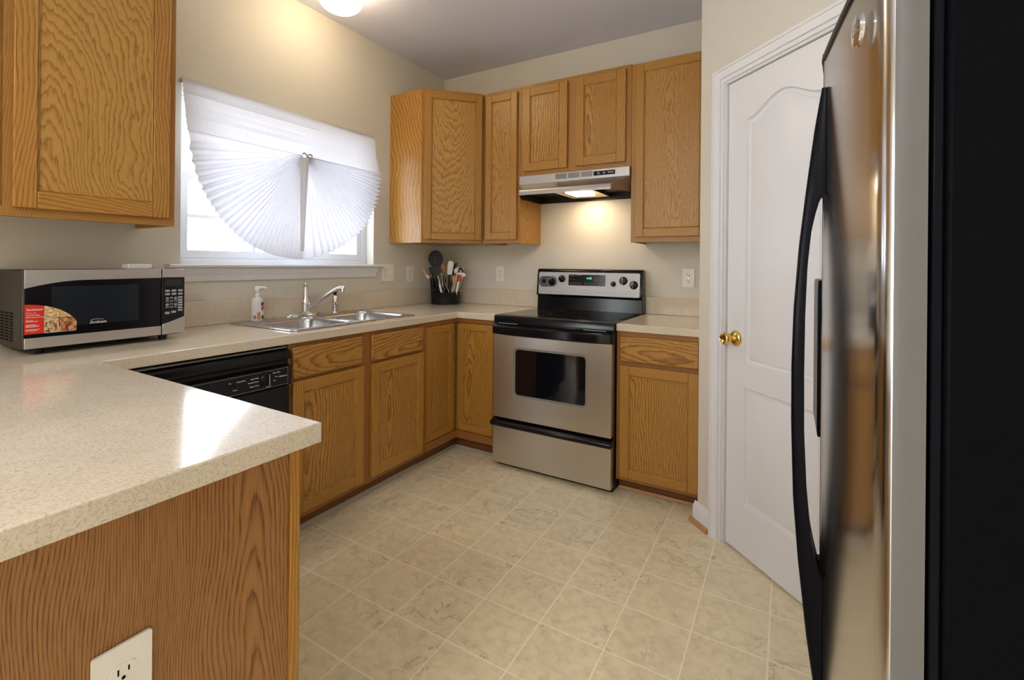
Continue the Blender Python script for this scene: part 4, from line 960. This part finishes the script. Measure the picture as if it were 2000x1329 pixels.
for sgn, nm in ((-1, 'door'), (1, 'door')):
    dp = door_poly(sgn)
    do = MB().prism(dp, 0.068, ZT, 'xy', smooth=True).build(nm, [m_steelz, m_side], fr, world=True, sharp=50)
    for pg in do.data.polygons:
        if abs(pg.normal.y) > 0.80 and abs(pg.normal.z) < 0.1: pg.material_index = 1
    # black cap on the top and bottom edge
    cap = [(x + (0.0 if x > 2.65 else -0.0035), y) for x, y in dp]
    MB().prism(cap, ZT, ZT + 0.012, 'xy').build('door_cap', m_blks, do, world=True)
    MB().prism(cap, 0.060, 0.068, 'xy').build('door_cap', m_blks, do, world=True)
    # handle: a bow with one long opening
    HY = YSM + sgn * 0.034
    outer = [(2.556, 1.632), (2.5455, 1.560), (2.528, 1.405), (2.516, 1.285), (2.5065, 1.140), (2.503, 1.000), (2.5035, 0.870), (2.508, 0.720), (2.518, 0.585), (2.535, 0.420), (2.548, 0.325), (2.557, 0.270)]
    inner = [(2.5595, 1.400), (2.549, 1.370), (2.539, 1.320), (2.532, 1.240), (2.5285, 1.130), (2.5275, 1.000), (2.5285, 0.870), (2.534, 0.745), (2.543, 0.640), (2.552, 0.590), (2.5595, 0.560)]
    xs_ = 2.5645
    hm = MB(); wv = 0.0135
    def interp(L_, z):
        for (xa, za), (xb, zb) in zip(L_, L_[1:]):
            if za >= z >= zb: return xa + (xb - xa) * (za - z) / (za - zb)
        return L_[0][0] if z > L_[0][1] else L_[-1][0]
    def solid(za, zb, fi, n_=16):
        rows_ = []
        for i in range(n_ + 1):
            z = za + (zb - za) * i / n_; a = interp(outer, z); b_ = fi(z); q = min(0.005, (b_ - a) * 0.3)
            rows_.append([(a, HY - wv + q, z), (a, HY + wv - q, z), (a + q, HY + wv, z), (b_, HY + wv, z), (b_, HY - wv, z), (a + q, HY - wv, z)])
        hm.loops(rows_, cap0=True, cap1=True)
    solid(1.632, 1.400, lambda z: xs_, 12); solid(1.400, 0.560, lambda z: interp(inner, z), 40); solid(0.560, 0.270, lambda z: xs_, 12)
    hm.build('handle', m_hand, do, world=True, sharp=50, fixn=True)
    if sgn < 0:
        bx2 = MB().lathe([(0, 0), (0.0265, 0), (0.0265, -0.004), (0.023, -0.006), (0, -0.006)], 32, 'x')
        bx2.xf(Matrix.Translation((2.5900, -2.2150, 1.614)) @ Matrix.Rotation(R(9), 4, 'Z'))
        bo = bx2.build('badge', m_chrome, do, world=True, sharp=50)
        t = text('GE', bo, wl(fr, (2.5832, -2.2160, 1.614)), 0.026, m_grey_m, (90, 0, -81), shear=0.2)
    else:
        dspn = MB().prism([(2.5605, 0.815), (2.5590, 0.83), (2.5590, 1.19), (2.5605, 1.205), (2.580, 1.205), (2.580, 0.815)], -1.735, -1.535, 'xz').build('dispenser', m_hand, do, world=True, bevel=0.003)

# ================================================================== ceiling light
lx, ly = 0.372, -1.375
c = thing('ceiling_light', 'round flush ceiling light with a lit opal glass globe', 'ceiling light', (lx, ly, ZC))
MB().lathe([(0, ZC), (0.085, ZC - 0.0005), (0.088, ZC - 0.012), (0.070, ZC - 0.026), (0, ZC - 0.026)], 36, 'z', (lx, ly, 0)).build('canopy', m_brass, c, world=True, sharp=50)
pr = [(0.0, ZC - 0.024), (0.062, ZC - 0.024)]
for i in range(1, 15):
    a = PI * i / 15; pr.append((0.115 * math.sin(a) ** 0.85 if a < PI / 2 else 0.115 * math.sin(a), ZC - 0.094 + 0.070 * math.cos(a)))
pr.append((0.0, ZC - 0.164))
MB().lathe(pr, 40, 'z', (lx, ly, 0)).build('glass_globe', m_globe, c, world=True, sharp=80)

# ================================================================== fan blind
b = thing('window_blind', 'white pleated paper blind tied up into a fan over the window', 'window blind', (0.0, -1.37, 2.09))
PY, PZ = -1.358, 1.857
XBL = 0.012
MB().box((0.0012, -1.995, 2.080), (0.030, -0.800, 2.105)).build('top_rail', m_paper, b, world=True, bevel=0.003)
vs = []; fs = []; NYs, NZs = 60, 14
for j in range(NZs + 1):
    t = j / NZs; z = 2.104 + (PZ - 0.004 - 2.104) * t
    for i in range(NYs + 1):
        u = i / NYs; yl = -1.998 + 0.014 * t; yr = -0.800 + 0.022 * t + 0.006 * math.sin(9 * t)
        y = yl + (yr - yl) * u
        x = 0.031 + 0.022 * t + 0.004 * math.sin(t * 14) * (0.5 + 0.5 * math.sin(u * 5)) + 0.0025 * ((j % 2) * 2 - 1)
        vs.append((x, y, z))
for j in range(NZs):
    for i in range(NYs): a = j * (NYs + 1) + i; fs.append((a, a + 1, a + NYs + 2, a + NYs + 1))
MB().add(vs, fs, None, 0, False).build('upper_sheet', m_paper, b, world=True, fixn=False)
def Rf(th):
    return 0.626 - 0.045 * max(0, min(1, (th - 235) / 60.0))
def fan(t0, t1, npl, pw_, name):
    vs = []; fs = []; NR = 14; N = npl * 2
    for i in range(N + 1):
        u = i / N; th = t0 + (t1 - t0) * (u ** pw_ if t0 < 270 else 1 - (1 - u) ** pw_); s_ = 1 if i % 2 else -1
        rr = Rf(th) + (0.004 if i % 2 else -0.002)
        for j in range(NR + 1):
            q = j / NR; r = 0.012 + (rr - 0.012) * q
            am = 0.0035 + 0.0125 * q
            y = PY + r * math.cos(R(th)); z = PZ + r * math.sin(R(th))
            x = 0.054 + 0.016 * math.sin(q * PI * 0.5) + am * s_
            vs.append((x, y, z))
    for i in range(N):
        for j in range(NR): a = i * (NR + 1) + j; fs.append((a, a + 1, a + NR + 2, a + NR + 1))
    uvs = [[((i + k) * 0.5, 0) for k in (0, 0, 1, 1)] for i in range(N) for j in range(NR)]
    return MB().add(vs, fs, uvs, 0, False).build(name, m_pleat, b, world=True, fixn=False)
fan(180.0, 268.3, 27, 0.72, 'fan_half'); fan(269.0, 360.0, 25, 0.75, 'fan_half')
vs = []; fs = []
for i in range(9):
    t = i / 8; z = PZ - 0.012 - 0.545 * t; w_ = 0.058 - 0.036 * t; yc = PY - 0.010 - 0.022 * t
    vs += [(0.070 + 0.014 * t, yc - w_ / 2, z), (0.084 + 0.010 * t, yc, z), (0.070 + 0.014 * t, yc + w_ / 2, z)]
for i in range(8):
    for k in (0, 1): fs.append((3 * i + k, 3 * i + k + 1, 3 * i + k + 4, 3 * i + k + 3))
MB().add(vs, fs).build('fold_strip', paper('white fold', False, 1.7), b, world=True, fixn=False)
cl = MB().tube([(0.080, PY - 0.030 + 0.008 * i, PZ + 0.004 + 0.006 * math.sin(i * 1.3)) for i in range(9)], 0.004, 8)
cl.build('tie', plain('taupe cord', (0.35, 0.28, 0.22), 0.7), b, world=True)

# ================================================================== outlets and switches
def plate(root, w_, h_, m_): return MB().plate(rrect(-w_ / 2, w_ / 2, -h_ / 2, h_ / 2, 0.004, 3), [], -0.0005, -0.006, 'xz').build('cover_plate', m_, root, bevel=0.0015)
def recept(root, x, z, m_):
    f_ = []
    for i in range(25):
        a = 2 * PI * i / 24; f_.append((x + 0.0165 * math.cos(a), z + max(-0.0135, min(0.0135, 0.0175 * math.sin(a)))))
    o = MB().plate(f_[:-1], [], -0.0058, -0.0072, 'xz').build('receptacle', m_, root)
    s_ = MB().box((x - 0.0075, -0.0078, z - 0.001), (x - 0.0055, -0.0070, z + 0.008)).box((x + 0.0055, -0.0078, z), (x + 0.0075, -0.0070, z + 0.007))
    s_.lathe([(0, -0.0078), (0.0026, -0.0078), (0.0026, -0.0070), (0, -0.0070)], 12, 'y', (x, 0, z - 0.007))
    s_.build('slots', m_void, o)
def duplex(label, loc, rz, m_=None, w_=0.072, h_=0.116, xo=0.0):
    m_ = m_ or m_plate
    t = thing('wall_outlet', label, 'outlet', loc, rz, 'electrical outlets'); plate(t, w_, h_, m_)
    recept(t, xo, 0.0195, m_); recept(t, xo, -0.0195, m_)
    MB().lathe([(0, -0.0066), (0.003, -0.0066), (0.003, -0.0058), (0, -0.0058)], 12, 'y', (xo, 0, 0)).build('screw', m_chrome, t)
    return t
t = duplex('ivory double-width outlet and switch plate beside the window sill', (0.0008, -0.632, 1.166), 90, w_=0.115, h_=0.124, xo=-0.028)
MB().box((0.019, -0.0072, -0.012), (0.031, -0.0055, 0.012)).build('switch_frame', m_plate, t, bevel=0.001)
tg = MB().box((-0.004, -0.012, -0.005), (0.004, 0.0, 0.005)); tg.xf(Matrix.Translation((0.025, -0.006, 0.002)) @ Matrix.Rotation(R(25), 4, 'X')); tg.build('switch_toggle', m_plate, t, bevel=0.001)
duplex('single ivory outlet on the window wall beside the utensil crock', (0.0008, -0.400, 1.156), 90)
duplex('ivory outlet on the back wall left of the range', (0.567, -0.0008, 1.160), 0)
duplex('ivory outlet on the back wall right of the range', (1.954, -0.0008, 1.158), 0)
duplex('white outlet on the veneer end panel of the peninsula', (1.6482, -2.822, 0.613), 90, plain('white outlet plastic', (0.78, 0.75, 0.69), 0.28), w_=0.074, h_=0.122)

# ================================================================== crock and utensils
KX, KY = 0.160, -0.162
k = thing('utensil_crock', 'wide black utensil crock in the corner of the worktop', 'crock', (KX, KY, CT + 0.0005))
MB().lathe([(0, 0), (0.112, 0.0), (0.113, 0.008), (0.1105, 0.010), (0.1105, 0.082), (0.113, 0.086), (0.113, 0.092), (0.106, 0.093), (0.105, 0.090), (0.105, 0.010), (0, 0.009)], 48).build('bowl', m_blks, k, sharp=40)
RV = Vector((math.cos(R(YAW)), math.sin(R(YAW)), 0)); FV = Vector((-math.sin(R(YAW)), math.cos(R(YAW)), 0))
SC = 0.00403
def U(px, py, dep=0.0):
    """point beside the crock: px right of its axis and py above its rim, in 4 mm steps, dep metres towards the room"""
    return Vector((KX, KY, CT + 0.093)) + RV * ((px - 870) * SC) + Vector((0, 0, (570 - py) * SC)) - FV * dep
def uten(name, label, cat='utensil'):
    t = thing(name, label, cat, (KX, KY, CT + 0.0108), 0, 'utensils in the crock'); return t
def handle(t, a, b_, r0, r1, m_, nm='handle', flat=1.0):
    a, b_ = wl(t, a), wl(t, b_); return MB().tube([a, a.lerp(b_, .25), a.lerp(b_, .5), a.lerp(b_, .75), b_], [r0, r0 * 1.1, (r0 + r1) / 2, r1, r1], 10, flat=flat).build(nm, m_, t, sharp=60)
def blade(t, outline, dep, th, m_, nm='head', holes=(), tilt=0.0):
    """flat head facing the room: outline in the same steps as U"""
    mb = MB().plate([((p - 870) * SC, (570 - q_) * SC) for p, q_ in outline], [[((p - 870) * SC, (570 - q_) * SC) for p, q_ in h_] for h_ in holes], -th / 2, th / 2, 'xz')
    mtx = Matrix.Translation(Vector((KX, KY, CT + 0.093)) - FV * dep) @ Matrix.Rotation(R(YAW), 4, 'Z')
    mb.v = [tuple(mtx @ Vector(p)) for p in mb.v]
    return mb.build(nm, m_, t, world=True, bevel=min(0.0012, th * 0.3))
def bot(px, dep): return U(px, 590.5, dep)
# slotted spoon
t = uten('slotted_spoon', 'tall dark navy slotted spoon with a round pierced head in the crock')
hol = []
for r_, n_ in ((0.0, 1), (4.6, 6), (9.0, 11)):
    for i in range(n_):
        a = 2 * PI * i / max(1, n_) + r_; hol.append([(850.5 + r_ * math.cos(a) + 1.05 * math.cos(-2 * PI * j / 8), 506 - r_ * math.sin(a) * 1.02 + 1.05 * math.sin(-2 * PI * j / 8)) for j in range(8)])
ol = [(850.5 + 14.2 * math.cos(2 * PI * i / 40) * (1 if math.sin(2 * PI * i / 40) > -0.4 else 0.93), 506 - 17.0 * math.sin(2 * PI * i / 40)) for i in range(40)]
blade(t, ol, 0.01, 0.004, m_navy, 'head', hol); handle(t, U(852, 522, .01), bot(862, .0), 0.012, 0.007, m_navy, flat=0.6)
# black turner left
t = uten('spatula', 'black square turner leaning left in the crock behind the brush')
blade(t, [(835.5, 523), (845, 521), (848, 534), (839.5, 536)], -0.015, 0.003, m_blks); handle(t, U(843.5, 535, -.015), bot(856, -.02), 0.006, 0.006, m_blks)
# brush
t = uten('pastry_brush', 'pastry brush with tan bristles and a white ferrule leaning left out of the crock')
a, b_ = U(826.0, 526.5, .03), U(834.0, 538.0, .03); aL, bL = wl(t, a), wl(t, b_)
MB().tube([aL, aL.lerp(bL, .5), bL], [0.020, 0.017, 0.010], 14, flat=0.5).build('bristles', m_tan, t, sharp=60)
cL = wl(t, U(838.5, 543.5, .03)); MB().tube([bL, cL], [0.0105, 0.0105], 12, flat=0.6).build('ferrule', m_white, t, sharp=60)
handle(t, U(838.5, 543.5, .03), bot(857, .02), 0.005, 0.006, m_beech)
# black ladle handle bundle
t = uten('ladle', 'black ladle standing upright at the front left of the crock'); handle(t, U(846, 542, .055), bot(848, .05), 0.016, 0.014, m_blk)
t = uten('serving_fork', 'black serving fork with a broad glossy neck below the slotted spoon head')
blade(t, [(845, 522), (862, 521), (862, 534), (857, 541), (850, 541), (845, 532)], 0.035, 0.005, m_blk); handle(t, U(853.5, 540, .035), bot(855, .03), 0.010, 0.009, m_blk)
# whisk: wire loops
t = uten('whisk', 'steel wire whisk with a black grip in the middle of the crock')
for i, wd in enumerate((9.5, 6.0, 2.5)):
    pts = []
    for j in range(21):
        a = PI * j / 20; pts.append(wl(t, U(862.5 - wd * math.cos(a) + 2.0 * (1 - math.sin(a)), 546 - 26.5 * math.sin(a) ** 0.8 + 14, .05 + 0.006 * i)))
    MB().tube(pts, 0.0014, 6).build('wire', m_chrome, t, sharp=60)
handle(t, U(864.5, 560, .055), bot(866, .05), 0.010, 0.010, m_blk)
t = uten('peeler', 'silver-handled tool leaning left at the front of the crock'); handle(t, U(857.5, 538, .085), U(867, 572, .085), 0.003, 0.0045, m_chrome, 'shaft'); handle(t, U(861.5, 554, .088), bot(869, .07), 0.008, 0.009, m_white)
t = uten('tongs', 'pair of black tongs slanting right at the front of the crock')
for d_ in (0.0, 5.0): handle(t, U(866 + d_, 536 + d_, .075), bot(877 + d_ * .4, .06), 0.006, 0.008, m_blk, 'arm', 0.5)
handle(t, U(871.5, 550, .088), U(880.5, 571, .095), 0.0016, 0.0016, m_chrome, 'edge_strip')
# white spatula
t = uten('spatula', 'white flexible spatula standing tallest on the right side of the slotted spoon')
blade(t, [(873.5, 533), (874.5, 516), (876.5, 510), (878.5, 509), (884.5, 511), (886, 514), (884, 528), (882.5, 537), (874, 536)], 0.02, 0.005, m_white); handle(t, U(878.5, 536, .02), bot(873, .02), 0.007, 0.006, m_blks)
t = uten('spatula', 'black turner behind the white spatula, slanting right')
blade(t, [(886, 516), (891.5, 513), (891.5, 517), (887, 529), (883, 533)], -0.01, 0.003, m_blks); handle(t, U(885, 531, -.01), bot(873, -.01), 0.006, 0.006, m_blks)
t = uten('wooden_spoon', 'brown wooden spoon between the slotted spoon and the white spatula')
blade(t, [(864 + 4.0 * math.cos(2 * PI * i / 20), 525 - 9 * math.sin(2 * PI * i / 20)) for i in range(20)], -0.01, 0.005, m_beech); handle(t, U(865, 532, -.01), bot(867, -.01), 0.005, 0.005, m_beech)
t = uten('wooden_spoon', 'pale wooden spatula at the back of the crock beside the white spatula')
blade(t, [(869.5, 516), (872.5, 512), (873, 520), (871.5, 532), (868.5, 532)], -0.03, 0.004, m_tan); handle(t, U(870, 531, -.03), bot(869, -.03), 0.005, 0.005, m_tan)
# white ladle with black grip
t = uten('ladle', 'ivory ladle with a black hook at the back right of the crock')
blade(t, [(886, 529), (887.5, 525), (892, 522.5), (898, 521.5), (904, 522.5), (905, 525), (902, 530), (895, 533), (888, 534)], 0.0, 0.012, m_plate); handle(t, U(893, 532, .0), bot(881, .0), 0.006, 0.006, m_plate)
blade(t, [(894, 533), (895, 524.5), (898, 522), (903, 523), (904.5, 531), (902.5, 533), (901, 527), (897.5, 527), (896.5, 534)], 0.010, 0.006, m_blks, 'hook')
t = uten('scraper', 'white and red scraper slanting right out of the front of the crock')
blade(t, [(894.5, 536), (894, 533), (900, 531.5), (907, 532.5), (911, 535.5), (909.5, 539), (904.5, 541)], 0.05, 0.006, m_plate)
handle(t, U(899.5, 528 + 8, .058), U(897.0, 549, .058), 0.015, 0.016, m_red, 'collar', 0.6); handle(t, U(897.0, 548, .056), bot(889, .05), 0.009, 0.008, m_plate)
t = uten('wooden_fork', 'orange-brown wooden fork at the right front of the crock')
blade(t, [(884.5, 538), (887, 540), (889.5, 537), (891.5, 541), (891, 551), (888, 553), (885, 549)], 0.07, 0.005, m_beech); handle(t, U(888, 551, .07), bot(880, .06), 0.006, 0.005, m_beech)
t = uten('basting_spoon', 'clear grey basting spoon leaning far right out of the crock')
handle(t, U(907, 541, .0), bot(889, .0), 0.004, 0.005, m_grey_m)
